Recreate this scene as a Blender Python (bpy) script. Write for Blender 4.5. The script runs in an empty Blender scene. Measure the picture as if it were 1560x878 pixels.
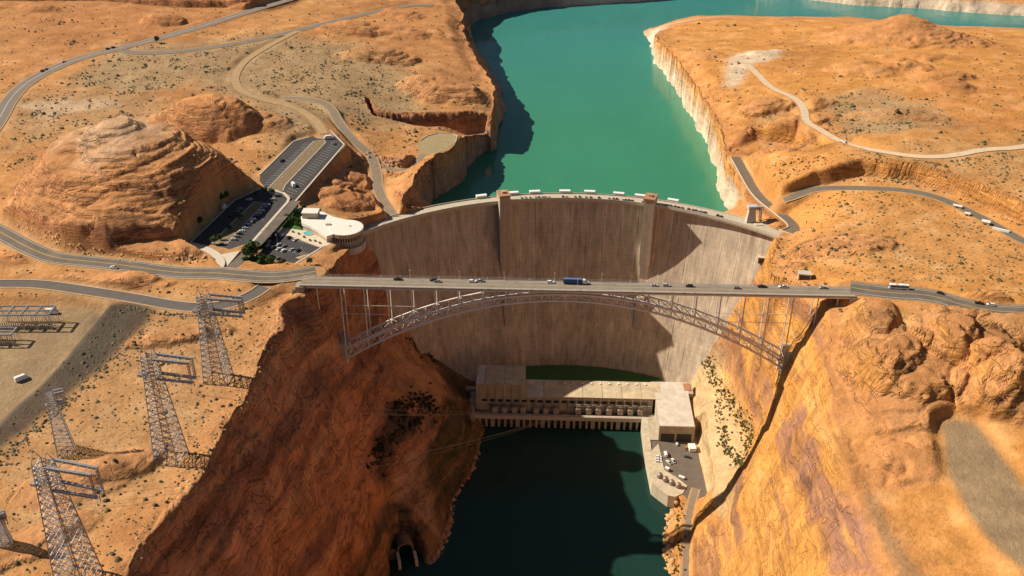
import bpy, bmesh, math, random, time
import numpy as np
from mathutils import Vector, Matrix
T0 = time.time()
random.seed(7); RNG = np.random.default_rng(11)
sc = bpy.context.scene
COL = sc.collection
# ------------------------------------------------------------------ camera
F = 1456.; PITCH = math.radians(30); YAW = math.radians(2.3)
fw = np.array([-math.sin(YAW)*math.cos(PITCH), math.cos(YAW)*math.cos(PITCH), -math.sin(PITCH)])
rt = np.array([math.cos(YAW), math.sin(YAW), 0.]); up = np.cross(rt, fw)
def ray(px, py): return fw + rt*((px-780)/F) - up*((py-439)/F)
CAM = np.array([0, 0, 212.]) - 690*ray(888, 436)
def un(px, py, z):
    d = ray(px, py); return CAM + (z-CAM[2])/d[2]*d
def vpl(px, py, y):
    d = ray(px, py); return CAM + (y-CAM[1])/d[1]*d
cam_d = bpy.data.cameras.new('camera'); cam_d.lens = 36*F/1560; cam_d.sensor_width = 36
cam_d.clip_start = 1; cam_d.clip_end = 20000
cam = bpy.data.objects.new('camera', cam_d); COL.objects.link(cam)
cam.location = CAM; cam.rotation_euler = (math.radians(90)-PITCH, 0, YAW); sc.camera = cam
# ------------------------------------------------------------------ world and sun
SUN_EL = math.radians(39.6); sh = np.array([-math.cos(math.radians(10)), math.sin(math.radians(10))])   # towards the sun
w = bpy.data.worlds.new('World'); sc.world = w; w.use_nodes = True
nt = w.node_tree; sky = nt.nodes.new('ShaderNodeTexSky'); sky.sky_type = 'NISHITA'; sky.sun_disc = False
sky.sun_elevation = SUN_EL; sky.sun_rotation = math.atan2(sh[0], sh[1]); sky.dust_density = 2.5; sky.altitude = 1100
nt.links.new(sky.outputs[0], nt.nodes['Background'].inputs[0]); nt.nodes['Background'].inputs[1].default_value = 0.042
sd = bpy.data.lights.new('sun', 'SUN'); sd.energy = 5.0; sd.angle = math.radians(0.5); sd.color = (1, .90, .76)
sun = bpy.data.objects.new('sun', sd); COL.objects.link(sun)
sv = Vector((sh[0]*math.cos(SUN_EL), sh[1]*math.cos(SUN_EL), math.sin(SUN_EL)))
sun.rotation_euler = (-sv).to_track_quat('-Z', 'Y').to_euler(); sun.location = sv*3000
vs = sc.view_settings; vs.view_transform = 'Standard'; vs.look = 'None'; vs.exposure = 0.34; vs.gamma = 1
sc.cycles.max_bounces = 4; sc.cycles.diffuse_bounces = 2
# ------------------------------------------------------------------ materials
MATS = {}
def mat(name, col, rough=.8, var=.25, scale=.5, bump=0, metal=0, spec=.3, streak=0, vor=0):
    """procedural material: base colour broken up by two noise scales, optional vertical streaks and bump"""
    if name in MATS: return MATS[name]
    m = bpy.data.materials.new(name); m.use_nodes = True; N = m.node_tree.nodes; L = m.node_tree.links
    b = N['Principled BSDF']; b.inputs['Roughness'].default_value = rough; b.inputs['Metallic'].default_value = metal
    b.inputs['Specular IOR Level'].default_value = spec
    tc = N.new('ShaderNodeTexCoord')
    n1 = N.new('ShaderNodeTexNoise'); n1.inputs['Scale'].default_value = scale; n1.inputs['Detail'].default_value = 7; n1.inputs['Roughness'].default_value = .65
    L.new(tc.outputs['Object'], n1.inputs['Vector'])
    mr = N.new('ShaderNodeMapRange'); mr.inputs['From Min'].default_value = .25; mr.inputs['From Max'].default_value = .75
    mr.inputs['To Min'].default_value = 1-var; mr.inputs['To Max'].default_value = 1+var
    L.new(n1.outputs['Fac'], mr.inputs['Value'])
    fac = mr.outputs[0]
    if streak:
        mp = N.new('ShaderNodeMapping'); mp.inputs['Scale'].default_value = (1, 1, .03); L.new(tc.outputs['Object'], mp.inputs['Vector'])
        n2 = N.new('ShaderNodeTexNoise'); n2.inputs['Scale'].default_value = .22; n2.inputs['Detail'].default_value = 8; n2.inputs['Roughness'].default_value = .7
        L.new(mp.outputs[0], n2.inputs['Vector'])
        m2 = N.new('ShaderNodeMapRange'); m2.inputs['From Min'].default_value = .3; m2.inputs['From Max'].default_value = .7
        m2.inputs['To Min'].default_value = 1-streak; m2.inputs['To Max'].default_value = 1+streak*.6; L.new(n2.outputs['Fac'], m2.inputs['Value'])
        mm = N.new('ShaderNodeMath'); mm.operation = 'MULTIPLY'; L.new(fac, mm.inputs[0]); L.new(m2.outputs[0], mm.inputs[1]); fac = mm.outputs[0]
    vm = N.new('ShaderNodeVectorMath'); vm.operation = 'SCALE'; vm.inputs[0].default_value = col; L.new(fac, vm.inputs['Scale'])
    L.new(vm.outputs[0], b.inputs['Base Color'])
    if bump:
        bp = N.new('ShaderNodeBump'); bp.inputs['Strength'].default_value = bump; bp.inputs['Distance'].default_value = .4
        L.new(n1.outputs['Fac'], bp.inputs['Height']); L.new(bp.outputs[0], b.inputs['Normal'])
    MATS[name] = m; return m
# ------------------------------------------------------------------ object helpers
def tag(o, label=None, cat=None, group=None, kind=None):
    if label: o['label'] = label
    if cat: o['category'] = cat
    if group: o['group'] = group
    if kind: o['kind'] = kind
    return o
def link(name, me, m=None, parent=None):
    if m is not None and len(me.materials) == 0: me.materials.append(m)
    o = bpy.data.objects.new(name, me); COL.objects.link(o)
    if parent is not None: o.parent = parent
    return o
def empty(name, loc=(0, 0, 0), rz=0):
    o = bpy.data.objects.new(name, None); COL.objects.link(o); o.location = loc; o.rotation_euler = (0, 0, rz); o.empty_display_size = .5; return o
class MB:
    """collects shapes for one mesh"""
    def __init__(s): s.v = []; s.f = []
    def add(s, v, f):
        n = len(s.v); s.v += [tuple(p) for p in v]; s.f += [tuple(i+n for i in q) for q in f]; return s
    def box(s, a, b, taper=1.0, rz=0, c=None):
        (x0, y0, z0), (x1, y1, z1) = a, b; cx, cy = (x0+x1)/2, (y0+y1)/2
        P = [(x0, y0), (x1, y0), (x1, y1), (x0, y1)]
        v = [(x, y, z0) for x, y in P] + [(cx+(x-cx)*taper, cy+(y-cy)*taper, z1) for x, y in P]
        if rz:
            ca, sa = math.cos(rz), math.sin(rz); c = c or (cx, cy)
            v = [(c[0]+(x-c[0])*ca-(y-c[1])*sa, c[1]+(x-c[0])*sa+(y-c[1])*ca, z) for x, y, z in v]
        return s.add(v, [(3, 2, 1, 0), (4, 5, 6, 7), (0, 1, 5, 4), (1, 2, 6, 5), (2, 3, 7, 6), (3, 0, 4, 7)])
    def bar(s, a, b, r, r2=None, n=4):
        a = Vector(a); b = Vector(b); d = (b-a)
        if d.length < 1e-6: return s
        d.normalize(); u = d.orthogonal() if abs(d.z) > .9 else d.cross(Vector((0, 0, 1))); u.normalize(); w_ = d.cross(u); r2 = r if r2 is None else r2
        v = []
        for p, q in ((a, r), (b, r2)):
            for i in range(n):
                t = 2*math.pi*(i+.5)/n; v.append(p+u*math.cos(t)*q+w_*math.sin(t)*q)
        f = [(i, (i+1) % n, n+(i+1) % n, n+i) for i in range(n)] + [tuple(range(n-1, -1, -1)), tuple(range(n, 2*n))]
        return s.add(v, f)
    def tube(s, pts, r, n=4):
        for a, b in zip(pts[:-1], pts[1:]): s.bar(a, b, r, n=n)
        return s
    def prism(s, poly, z0, z1):
        n = len(poly); ar = sum(poly[i][0]*poly[(i+1) % n][1]-poly[(i+1) % n][0]*poly[i][1] for i in range(n))
        if ar < 0: poly = poly[::-1]
        v = [(p[0], p[1], z0) for p in poly]+[(p[0], p[1], z1) for p in poly]
        return s.add(v, [tuple(range(n-1, -1, -1)), tuple(range(n, 2*n))]+[(i, (i+1) % n, n+(i+1) % n, n+i) for i in range(n)])
    def lathe(s, prof, n=16, c=(0, 0)):
        v = []; f = []
        for r, z in prof:
            for i in range(n): t = 2*math.pi*i/n; v.append((c[0]+r*math.cos(t), c[1]+r*math.sin(t), z))
        for k in range(len(prof)-1):
            for i in range(n): j = (i+1) % n; f.append((k*n+i, k*n+j, (k+1)*n+j, (k+1)*n+i))
        f.append(tuple(range(n-1, -1, -1))); f.append(tuple((len(prof)-1)*n+i for i in range(n)))
        return s.add(v, f)
    def mesh(s, name='m'):
        me = bpy.data.meshes.new(name); me.from_pydata(s.v, [], s.f); me.update(); return me
    def build(s, name, m, parent=None, smooth=False):
        me = s.mesh(name)
        if smooth: me.polygons.foreach_set('use_smooth', [True]*len(me.polygons))
        return link(name, me, m, parent)
def copy_tree(o, parent=None):
    c = o.copy(); COL.objects.link(c); c.parent = parent
    for ch in o.children: copy_tree(ch, c)
    return c
def np_mesh(name, V, Fq, k):
    me = bpy.data.meshes.new(name); nF = len(Fq)
    me.vertices.add(len(V)); me.vertices.foreach_set('co', np.ascontiguousarray(V, np.float32).ravel())
    me.loops.add(nF*k); me.loops.foreach_set('vertex_index', np.ascontiguousarray(Fq, np.int32).ravel())
    me.polygons.add(nF); me.polygons.foreach_set('loop_start', np.arange(0, nF*k, k, dtype=np.int32))
    me.update(calc_edges=True); return me
# ------------------------------------------------------------------ noise
_perm = RNG.permutation(256).astype(np.int32); _perm = np.concatenate([_perm, _perm, _perm])
_g = RNG.normal(size=(256, 3)).astype(np.float32); _g /= np.linalg.norm(_g, axis=1)[:, None]
def noise3(x, y, z):
    x = np.asarray(x, np.float32); y = np.asarray(y, np.float32); z = np.asarray(z, np.float32)
    x, y, z = np.broadcast_arrays(x, y, z)
    xi = np.floor(x).astype(np.int32); yi = np.floor(y).astype(np.int32); zi = np.floor(z).astype(np.int32)
    fx = x-xi; fy = y-yi; fz = z-zi; xi &= 255; yi &= 255; zi &= 255
    u = fx*fx*(3-2*fx); v = fy*fy*(3-2*fy); w_ = fz*fz*(3-2*fz); r = 0
    for dx in (0, 1):
        for dy in (0, 1):
            for dz in (0, 1):
                h = _perm[_perm[_perm[(xi+dx) & 255]+((yi+dy) & 255)]+((zi+dz) & 255)]; g = _g[h]
                r = r + (g[..., 0]*(fx-dx)+g[..., 1]*(fy-dy)+g[..., 2]*(fz-dz))*(u if dx else 1-u)*(v if dy else 1-v)*(w_ if dz else 1-w_)
    return r
def fbm(x, y, z, oct=4, gain=.5, lac=2.03):
    r = 0; a = 1.; f = 1.
    for i in range(oct): r = r + a*noise3(x*f+i*17.3, y*f+i*5.1, z*f+i*9.7); a *= gain; f *= lac
    return r
def ridged(x, y, z, oct=4):
    r = 0; a = 1.; f = 1.
    for i in range(oct): r = r + a*(1-2.2*np.abs(noise3(x*f+i*11.3, y*f+i*7.7, z*f+i*3.1))); a *= .5; f *= 2.1
    return r
def sstep(a, b, x): t = np.clip((x-a)/(b-a), 0, 1); return t*t*(3-2*t)
# ------------------------------------------------------------------ terrain raster
GX0, GX1, GY0, GY1, GS = -1300., 1300., -560., 1700., 2.
gx = np.arange(GX0, GX1+.1, GS); gy = np.arange(GY0, GY1+.1, GS); NX, NY = len(gx), len(gy)
def coarse(fn, k):
    """evaluate fn on a k-times coarser grid and bilinearly upsample (returns tuple of float32 rasters)"""
    cx = np.arange(GX0, GX1+GS*k+.1, GS*k); cy = np.arange(GY0, GY1+GS*k+.1, GS*k)
    X, Y = np.meshgrid(cx, cy); out = fn(X.astype(np.float32), Y.astype(np.float32)); res = []
    ix = (gx-GX0)/(GS*k); iy = (gy-GY0)/(GS*k); x0 = ix.astype(int); y0 = iy.astype(int); fx = (ix-x0).astype(np.float32)[None]; fy = (iy-y0).astype(np.float32)[:, None]
    for A in out:
        a = A[y0][:, x0]; b = A[y0][:, x0+1]; c = A[y0+1][:, x0]; d = A[y0+1][:, x0+1]
        res.append(((a*(1-fx)+b*fx)*(1-fy)+(c*(1-fx)+d*fx)*fy).astype(np.float32))
    return res
def samp(A, x, y):
    ix = np.clip((np.asarray(x)-GX0)/GS, 0, NX-1.001); iy = np.clip((np.asarray(y)-GY0)/GS, 0, NY-1.001)
    x0 = ix.astype(int); y0 = iy.astype(int); fx = ix-x0; fy = iy-y0
    return (A[y0, x0]*(1-fx)+A[y0, x0+1]*fx)*(1-fy)+(A[y0+1, x0]*(1-fx)+A[y0+1, x0+1]*fx)*fy
def pdist(X, Y, P, closed=False):
    """distance to polyline P (n,3) and z at the nearest point"""
    P = np.asarray(P, np.float32); best = np.full(X.shape, 1e12, np.float32); zb = np.zeros(X.shape, np.float32); n = len(P)
    for i in range(n if closed else n-1):
        a = P[i]; b = P[(i+1) % n]; dx, dy = b[0]-a[0], b[1]-a[1]; l2 = dx*dx+dy*dy+1e-6
        t = np.clip(((X-a[0])*dx+(Y-a[1])*dy)/l2, 0, 1); d = (X-a[0]-t*dx)**2+(Y-a[1]-t*dy)**2
        m = d < best; best = np.where(m, d, best); zb = np.where(m, a[2]+t*(b[2]-a[2]), zb)
    return np.sqrt(best), zb
def inside(X, Y, P):
    P = np.asarray(P, np.float32); r = np.zeros(X.shape, bool); n = len(P)
    for i in range(n):
        x0, y0 = P[i][:2]; x1, y1 = P[(i+1) % n][:2]
        if y0 == y1: continue
        r ^= ((y0 > Y) != (y1 > Y)) & (X < (x1-x0)*(Y-y0)/(y1-y0)+x0)
    return r
def U(pts, z): return [tuple(un(p[0], p[1], p[2] if len(p) > 2 else z)) for p in pts]
def dense(P, step=6., jit=0.):
    P = np.asarray(P, float); out = []
    for a, b in zip(P[:-1], P[1:]):
        n = max(1, int(np.linalg.norm(b-a)/step)); out += [a+(b-a)*i/n for i in range(n)]
    out.append(P[-1]); return np.array(out)
def smooth_line(P, it=2):
    P = np.asarray(P, float)
    for _ in range(it):
        Q = [P[0]]
        for a, b in zip(P[:-1], P[1:]): Q += [a*.75+b*.25, a*.25+b*.75]
        P = np.array(Q+[P[-1]])
    return P
# --- canyon below the dam: nested contours (left side listed from downstream to the dam, right side from the dam downstream)
LW = U([(585, 905), (596, 876), (606, 862), (622, 856), (638, 858), (650, 868), (665, 846), (678, 814), (691, 758), (712, 724), (729, 689), (733, 664), (738, 650)], 0)
RW = U([(1002, 655), (1002, 690), (1004, 722), (1018, 738), (1026, 765), (1020, 800), (1015, 830), (1018, 865), (1020, 890)], 0)
c0 = [(-190, -560, 0), (-165, -350, 0), (-145, -180, 0)] + LW + [(-95, 165, 2), (-80, 172, 2), (-40, 188, 2), (0, 192, 2), (40, 188, 2), (80, 172, 2), (104, 160, 2)] + RW + [(68, -140, 0), (55, -250, 0), (40, -400, 0), (20, -560, 0)]
c1 = [(-205, -560, 50), (-182, -350, 50), (-165, -220, 50), (-157, -130, 50), (-152, -85, 50), (-152, -60, 50), (-145, -35, 50), (-128, -10, 50), (-116, 20, 50), (-113, 60, 50), (-117, 100, 50), (-128, 130, 50), (-145, 150, 50), (-140, 200, 50), (0, 260, 50), (128, 200, 50), (130, 158, 50), (134, 120, 50), (139, 80, 50), (141, 40, 50), (138, 10, 50), (128, -20, 50), (112, -60, 50), (98, -120, 50), (85, -200, 50), (75, -300, 50), (60, -420, 50), (40, -560, 50)]
c2 = [(-215, -560, 100), (-196, -350, 100), (-178, -220, 100), (-170, -130, 100), (-167, -80, 100), (-166, -40, 100), (-160, 0, 100), (-162, 40, 100), (-166, 90, 100), (-170, 130, 100), (-170.5, 151, 100), (-170, 210, 100), (0, 290, 100), (150, 210, 100), (149, 162, 100), (146, 120, 100), (147, 80, 100), (147, 40, 100), (144, 0, 100), (136, -40, 100), (124, -90, 100), (112, -160, 100), (102, -250, 100), (92, -340, 100), (75, -440, 100), (60, -560, 100)]
c3 = [(-228, -560, 150), (-208, -350, 150), (-192, -220, 150), (-184, -130, 150), (-182, -80, 150), (-180, -40, 150), (-180, 0, 150), (-186, 40, 150), (-188, 90, 150), (-184, 130, 150), (-180, 155, 150), (-190, 230, 150), (0, 320, 150), (170, 230, 150), (166, 163, 150), (158, 120, 150), (154, 80, 150), (152, 40, 150), (152, 0, 150), (148, -40, 150), (140, -90, 150), (131, -150, 150), (122, -220, 150), (115, -300, 150), (98, -420, 150), (80, -560, 150)]
RIML = U([(468, 447, 206), (440, 455), (428, 470), (432, 500), (418, 530), (402, 560), (378, 600), (352, 640), (322, 690), (300, 735), (268, 780), (230, 830), (195, 872)], 204)[::-1]
RIMR = U([(1182, 362, 178), (1170, 400, 188), (1180, 425, 196), (1230, 440, 200), (1262, 468, 202), (1252, 505, 199), (1256, 560, 197), (1268, 620, 196), (1286, 690, 194), (1312, 750, 192), (1345, 815, 190), (1385, 880, 188)], 200)
c4 = [(-285, -560, 202), (-262, -420, 203)] + RIML + U([(484, 432, 205), (502, 412, 203), (520, 392, 196), (538, 372, 190), (551, 360, 182)], 203) + [(-194, 165, 178), (-205, 240, 176), (0, 345, 176), (195, 240, 176), (184, 172, 178)] + RIMR + [(165, -380, 187), (150, -470, 187), (130, -560, 187)]
# --- lake
LAKE_Z = 145.
LKL = [(590, 335), (625, 322), (652, 309), (690, 284), (706, 268), (714, 247), (722, 236), (735, 226), (746, 214), (757, 205), (760, 190), (770, 168), (766, 142), (759, 120), (741, 98), (726, 75), (713, 55), (713, 42), (730, 30), (770, 20), (830, 12), (900, 7), (980, 2), (1040, -2), (1140, -8), (1230, 0), (1300, 8), (1400, 13), (1480, 20), (1560, 25), (1750, 36)]
LKR = [(1750, 56), (1560, 43), (1450, 39), (1400, 37), (1300, 26), (1250, 26), (1180, 25), (1110, 23), (1060, 24), (1025, 31), (1000, 41), (976, 48), (990, 70), (1005, 95), (1030, 125), (1058, 165), (1074, 195), (1078, 220), (1085, 245), (1097, 265), (1094, 290), (1104, 318), (1130, 335)]
lk0 = U(LKL+LKR, LAKE_Z)
LRL = [(580, 312, 182), (606, 306, 190), (636, 268, 192), (655, 245, 190), (688, 226, 186), (703, 212, 184), (720, 208, 172), (742, 206, 165), (748, 190, 178), (752, 165, 182), (755, 143, 185), (749, 120, 186), (731, 96, 188), (715, 72, 190), (702, 52, 202), (700, 30, 204), (722, 12, 205), (770, 1, 206), (830, -5, 206), (900, -12, 206), (980, -18, 206), (1140, -30, 206), (1230, -10, 165), (1300, -2, 165), (1400, 4, 165), (1480, 9, 166), (1560, 14, 168), (1750, 25, 170)]
LRR = [(1750, 62, 165), (1560, 50, 165), (1450, 44, 170), (1400, 42, 170), (1300, 34, 175), (1250, 30, 172), (1180, 31, 172), (1110, 29, 165), (1060, 32, 165), (1025, 39, 165), (1000, 50, 170), (992, 55, 172), (1010, 72, 178), (1028, 95, 180), (1050, 125, 182), (1080, 165, 184), (1094, 195, 184), (1100, 220, 182), (1108, 243, 180), (1118, 265, 180), (1132, 290, 180), (1152, 318, 180), (1185, 345, 180)]
_w = U(LKL, LAKE_Z)
lk1 = U(LRL[:14], 190) + [(p[0]-15, p[1]+13, 194) for p in _w[16:25]] + [(p[0], p[1]+16, 164) for p in _w[25:]] + U(LRR, 190)
# --- plateau control points
PC = [(0, 440, 206), (150, 410, 208), (300, 420, 209), (430, 432, 211), (60, 560, 203), (30, 500, 203), (300, 550, 205), (240, 690, 203), (100, 800, 203), (0, 870, 203), (350, 395, 205), (430, 370, 200), (510, 350, 197), (420, 300, 204), (490, 215, 204), (300, 240, 206), (100, 140, 214), (0, 180, 212), (40, 120, 216), (0, 60, 224), (200, 60, 222), (350, 70, 218), (350, 120, 212), (500, 120, 208), (600, 60, 205), (600, 110, 203), (525, 200, 200), (560, 240, 186), (600, 290, 186), (640, 120, 201), (700, 130, 190), (735, 130, 186), (700, 80, 196), (590, 165, 192), (640, 160, 192), (690, 172, 190), (480, 20, 213), (690, 40, 200), (0, 0, 236), (550, 190, 193), (640, 235, 186), (670, 215, 185), (560, 330, 184),
      (1300, 450, 211), (1560, 470, 213), (1400, 400, 207), (1250, 390, 199), (1200, 370, 183), (1260, 320, 196), (1400, 330, 204), (1550, 350, 208), (1130, 250, 181), (1215, 340, 182), (1200, 230, 201), (1300, 230, 205), (1500, 230, 209), (1150, 100, 197), (1120, 170, 193), (1300, 100, 203), (1500, 100, 208), (1010, 55, 172), (1100, 40, 172), (1300, 45, 180), (1560, 60, 178), (1480, 600, 203), (1560, 800, 197), (1350, 520, 206), (1500, 700, 199), (1400, 850, 190), (1560, 540, 207), (1300, 620, 199), (1420, 720, 198)]
cp = np.array([un(*p) for p in PC] + [(-1400, 1800, 260), (0, 1900, 215), (1400, 1800, 180), (-1400, 300, 225), (1300, 200, 215), (-600, -500, 205), (500, -500, 190)] + [np.array(p) for p in c4[::3]])
def tps_fit(c, lam=.5):
    s = 300.; A = c[:, :2]/s; n = len(A); d2 = ((A[:, None]-A[None])**2).sum(-1); K = np.where(d2 > 0, .5*d2*np.log(d2+1e-12), 0)+lam*1e-2*np.eye(n)
    P = np.c_[np.ones(n), A]; M = np.block([[K, P], [P.T, np.zeros((3, 3))]]); return np.linalg.solve(M, np.r_[c[:, 2], 0, 0, 0]), A, s
tw, tA, ts = tps_fit(cp)
def tps(X, Y):
    x = X/ts; y = Y/ts; r = (tw[-3]+tw[-2]*x+tw[-1]*y).astype(np.float32)
    for wgt, a in zip(tw[:-3], tA):
        d2 = (x-a[0])**2+(y-a[1])**2; r = r+np.float32(wgt)*.5*d2*np.log(d2+1e-12)
    return (np.clip(r, 150, 290),)
H = coarse(tps, 6)[0]
GXX, GYY = [a.astype(np.float32) for a in np.meshgrid(gx, gy)]
QUIET = np.zeros(H.shape, np.float32)        # 1 where the ground was graded flat
ROCK = np.zeros(H.shape, np.float32)         # 1 where bare rock shows
SAND = np.zeros(H.shape, np.float32)         # pale sandy wash
OLIVE = np.zeros(H.shape, np.float32)        # scrubby olive flats
RED = np.zeros(H.shape, np.float32)
DARK = np.zeros(H.shape, np.float32); PALE = np.zeros(H.shape, np.float32)         # gravel
def win(cx, cy, r):
    i0 = int(np.clip((cx-r-GX0)/GS, 0, NX)); i1 = int(np.clip((cx+r-GX0)/GS+1, 0, NX)); j0 = int(np.clip((cy-r-GY0)/GS, 0, NY)); j1 = int(np.clip((cy+r-GY0)/GS+1, 0, NY))
    return np.s_[j0:j1, i0:i1]
def polywin(P, m):
    P = np.asarray(P); c = (P[:, :2].min(0)+P[:, :2].max(0))/2; r = (P[:, :2].max(0)-P[:, :2].min(0)).max()/2+m; return win(c[0], c[1], r)
def paint(M, pts, z, val=1., feather=15., amp=8.):
    P = U(pts, z); s = polywin(P, feather*3); X = GXX[s]+amp*fbm(GXX[s]/40, GYY[s]/40, 1.5, 3); Y = GYY[s]+amp*fbm(GXX[s]/40, GYY[s]/40, 8.5, 3)
    ins = inside(X, Y, P); d, _ = pdist(X, Y, P, True); sd_ = np.where(ins, d, -d); M[s] = np.maximum(M[s], val*sstep(-feather, feather, sd_))
def bump(px, py, z, rx, ry, rot, h, flat=.35, pw=1., rough=.18, ledge=0., rock=1., nscale=25.):
    """a butte or dome: flat = radius fraction of its top, ledge = height of its rock steps"""
    c = un(px, py, z); s = win(c[0], c[1], max(rx, ry)*1.6); X = GXX[s]-c[0]; Y = GYY[s]-c[1]; ca, sa = math.cos(math.radians(rot)), math.sin(math.radians(rot))
    u = (X*ca+Y*sa)/rx; v = (-X*sa+Y*ca)/ry; r = np.sqrt(u*u+v*v); r = r*(1+rough*fbm(GXX[s]/nscale, GYY[s]/nscale, px*.1, 4))
    t = np.clip((1-r)/(1-flat), 0, 1); p = np.clip(t, 0, 1)**pw; p = np.where(r < flat, 1+.06*(1-r/flat), p)
    hh = h*p
    if ledge:
        k = (hh+2.2*fbm(GXX[s]/38, GYY[s]/38, 3.3, 3)+.04*(GXX[s]-c[0])+1.5*np.sin(hh*.31))/ledge; fl = np.floor(k); fr = k-fl; wl = (.62 if h < 20 else .34)*sstep(-.35, .35, fbm(GXX[s]/28, GYY[s]/28, hh/ledge*.6, 3)); hh = np.where(hh > .02*h, hh*(1-wl)+wl*ledge*(fl+sstep(.45, .95, fr)), hh)
    H[s] += hh.astype(np.float32); ROCK[s] = np.maximum(ROCK[s], rock*sstep(1.05, .85, r))
# buttes and domes
bump(200, 312, 205, 104, 100, 10, 37, flat=.55, pw=.62, rough=.07, ledge=6.5, nscale=45)
bump(170, 302, 205, 76, 66, 10, 14, flat=.35, pw=.7, rough=.08, ledge=5, nscale=35)
bump(255, 305, 205, 62, 66, 10, 10, flat=.5, pw=.6, rough=.08, ledge=4.2, nscale=30)
bump(160, 298, 205, 44, 38, 0, 6, flat=.3, pw=.8, rough=.12, ledge=3.3)
bump(310, 198, 206, 60, 45, -10, 27, flat=.28, pw=.8, rough=.15, ledge=5)
bump(380, 192, 206, 55, 32, -20, 11, flat=.3, rough=.35, ledge=3)
bump(180, 385, 206, 95, 26, 4, 7, flat=.4, rough=.4, ledge=2.2)
bump(680, 132, 200, 62, 40, 0, 13, flat=.45, rough=.3, ledge=4); bump(575, 92, 203, 55, 26, 0, 12, flat=.4, rough=.3, ledge=4)
bump(1375, 52, 195, 120, 80, 0, 32, flat=.08, pw=1.1, rough=.15, ledge=5); bump(1375, 40, 195, 34, 26, 0, 12, flat=.4, rough=.15, ledge=4)
for a in [(1325, 500, 26, 18, 9), (1330, 545, 40, 30, 12), (1395, 572, 40, 28, 11), (1360, 615, 36, 28, 6), (1480, 545, 30, 26, 13), (1500, 596, 34, 20, 9), (1430, 530, 32, 22, 11), (1545, 580, 30, 25, 13), (1385, 690, 30, 22, 3), (1290, 570, 30, 30, 7), (1550, 612, 30, 22, 8), (1470, 490, 40, 16, 7), (1540, 510, 36, 22, 9)]:
    bump(a[0], a[1], 203, a[2], a[3], a[0] % 90, a[4], flat=.25, pw=.6, rough=.25, ledge=4., nscale=20)
for k in range(18):
    px, py = random.uniform(990, 1560), random.uniform(55, 190)
    if px < 1040+(py-40)*.6: continue
    bump(px, py, 200, random.uniform(25, 60), random.uniform(14, 30), random.uniform(-30, 20), random.uniform(3, 9), flat=.3, rough=.5, ledge=2.6, rock=.6)
for k in range(8): bump(random.uniform(0, 640), random.uniform(4, 45), 218, random.uniform(30, 80), random.uniform(16, 30), random.uniform(-20, 20), random.uniform(3, 10), flat=.4, rough=.5, ledge=3, rock=.7)
for k in range(12): bump(random.uniform(1240, 1560), random.uniform(-30, 6), 168, random.uniform(30, 80), random.uniform(20, 40), 0, random.uniform(4, 14), flat=.4, rough=.5, ledge=3, rock=.7)
for a in [(1165, 160, 30, 20, 10), (1190, 215, 60, 24, 7), (1215, 185, 40, 18, 5), (1250, 370, 60, 26, 6), (1180, 405, 30, 16, 6), (60, 400, 60, 14, 3), (150, 440, 60, 14, 4), (230, 435, 30, 12, 4), (520, 250, 34, 26, 9), (490, 275, 36, 22, 7), (530, 285, 30, 22, 8), (500, 395, 16, 14, 4), (600, 225, 46, 20, 6), (130, 730, 40, 18, 4), (180, 715, 26, 12, 4), (40, 830, 40, 14, 4), (270, 520, 40, 10, 4)]:
    bump(a[0], a[1], 203, a[2], a[3], a[0] % 50, a[4], flat=.35, pw=.7, rough=.4, ledge=2.5, nscale=16)
# raised ground north of the cut road on the right bank, and the cut-away alcoves
def level(pts, z, to=None, delta=None, feather=3., rock=1., amp=2.5):
    P = U(pts, z); s = polywin(P, feather*4+6); X = GXX[s]+amp*fbm(GXX[s]/14, GYY[s]/14, 4.2, 3); Y = GYY[s]+amp*fbm(GXX[s]/14, GYY[s]/14, 6.2, 3)
    ins = inside(X, Y, P); d, _ = pdist(X, Y, P, True); f = sstep(-feather, feather, np.where(ins, d, -d))
    H[s] = H[s]*(1-f)+to*f if to is not None else H[s]+delta*f
    edge = sstep(feather*2.5, 0, d)*rock; ROCK[s] = np.maximum(ROCK[s], edge); RED[s] = np.maximum(RED[s], edge*.6)
level([(1140, 262), (1190, 293), (1240, 276), (1310, 272), (1390, 284), (1440, 300), (1520, 335), (1620, 390), (1800, 380), (1700, 200), (1300, 235), (1230, 250), (1160, 235)], 200, delta=15, feather=3.)
level([(-400, 14), (60, 10), (150, 6), (280, 10), (400, 4), (440, -6), (440, -60), (-400, -60)], 226, delta=10, feather=4)
level([(564, 198), (570, 209), (600, 213.5), (650, 212.5), (700, 209), (745, 205), (745, 226), (700, 227), (640, 227), (600, 220), (575, 216)][::-1], 160, to=160, feather=3.5)
level([(1110, 222), (1150, 205), (1215, 215), (1225, 240), (1200, 248), (1150, 238)], 186, to=182, feather=6)
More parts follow.
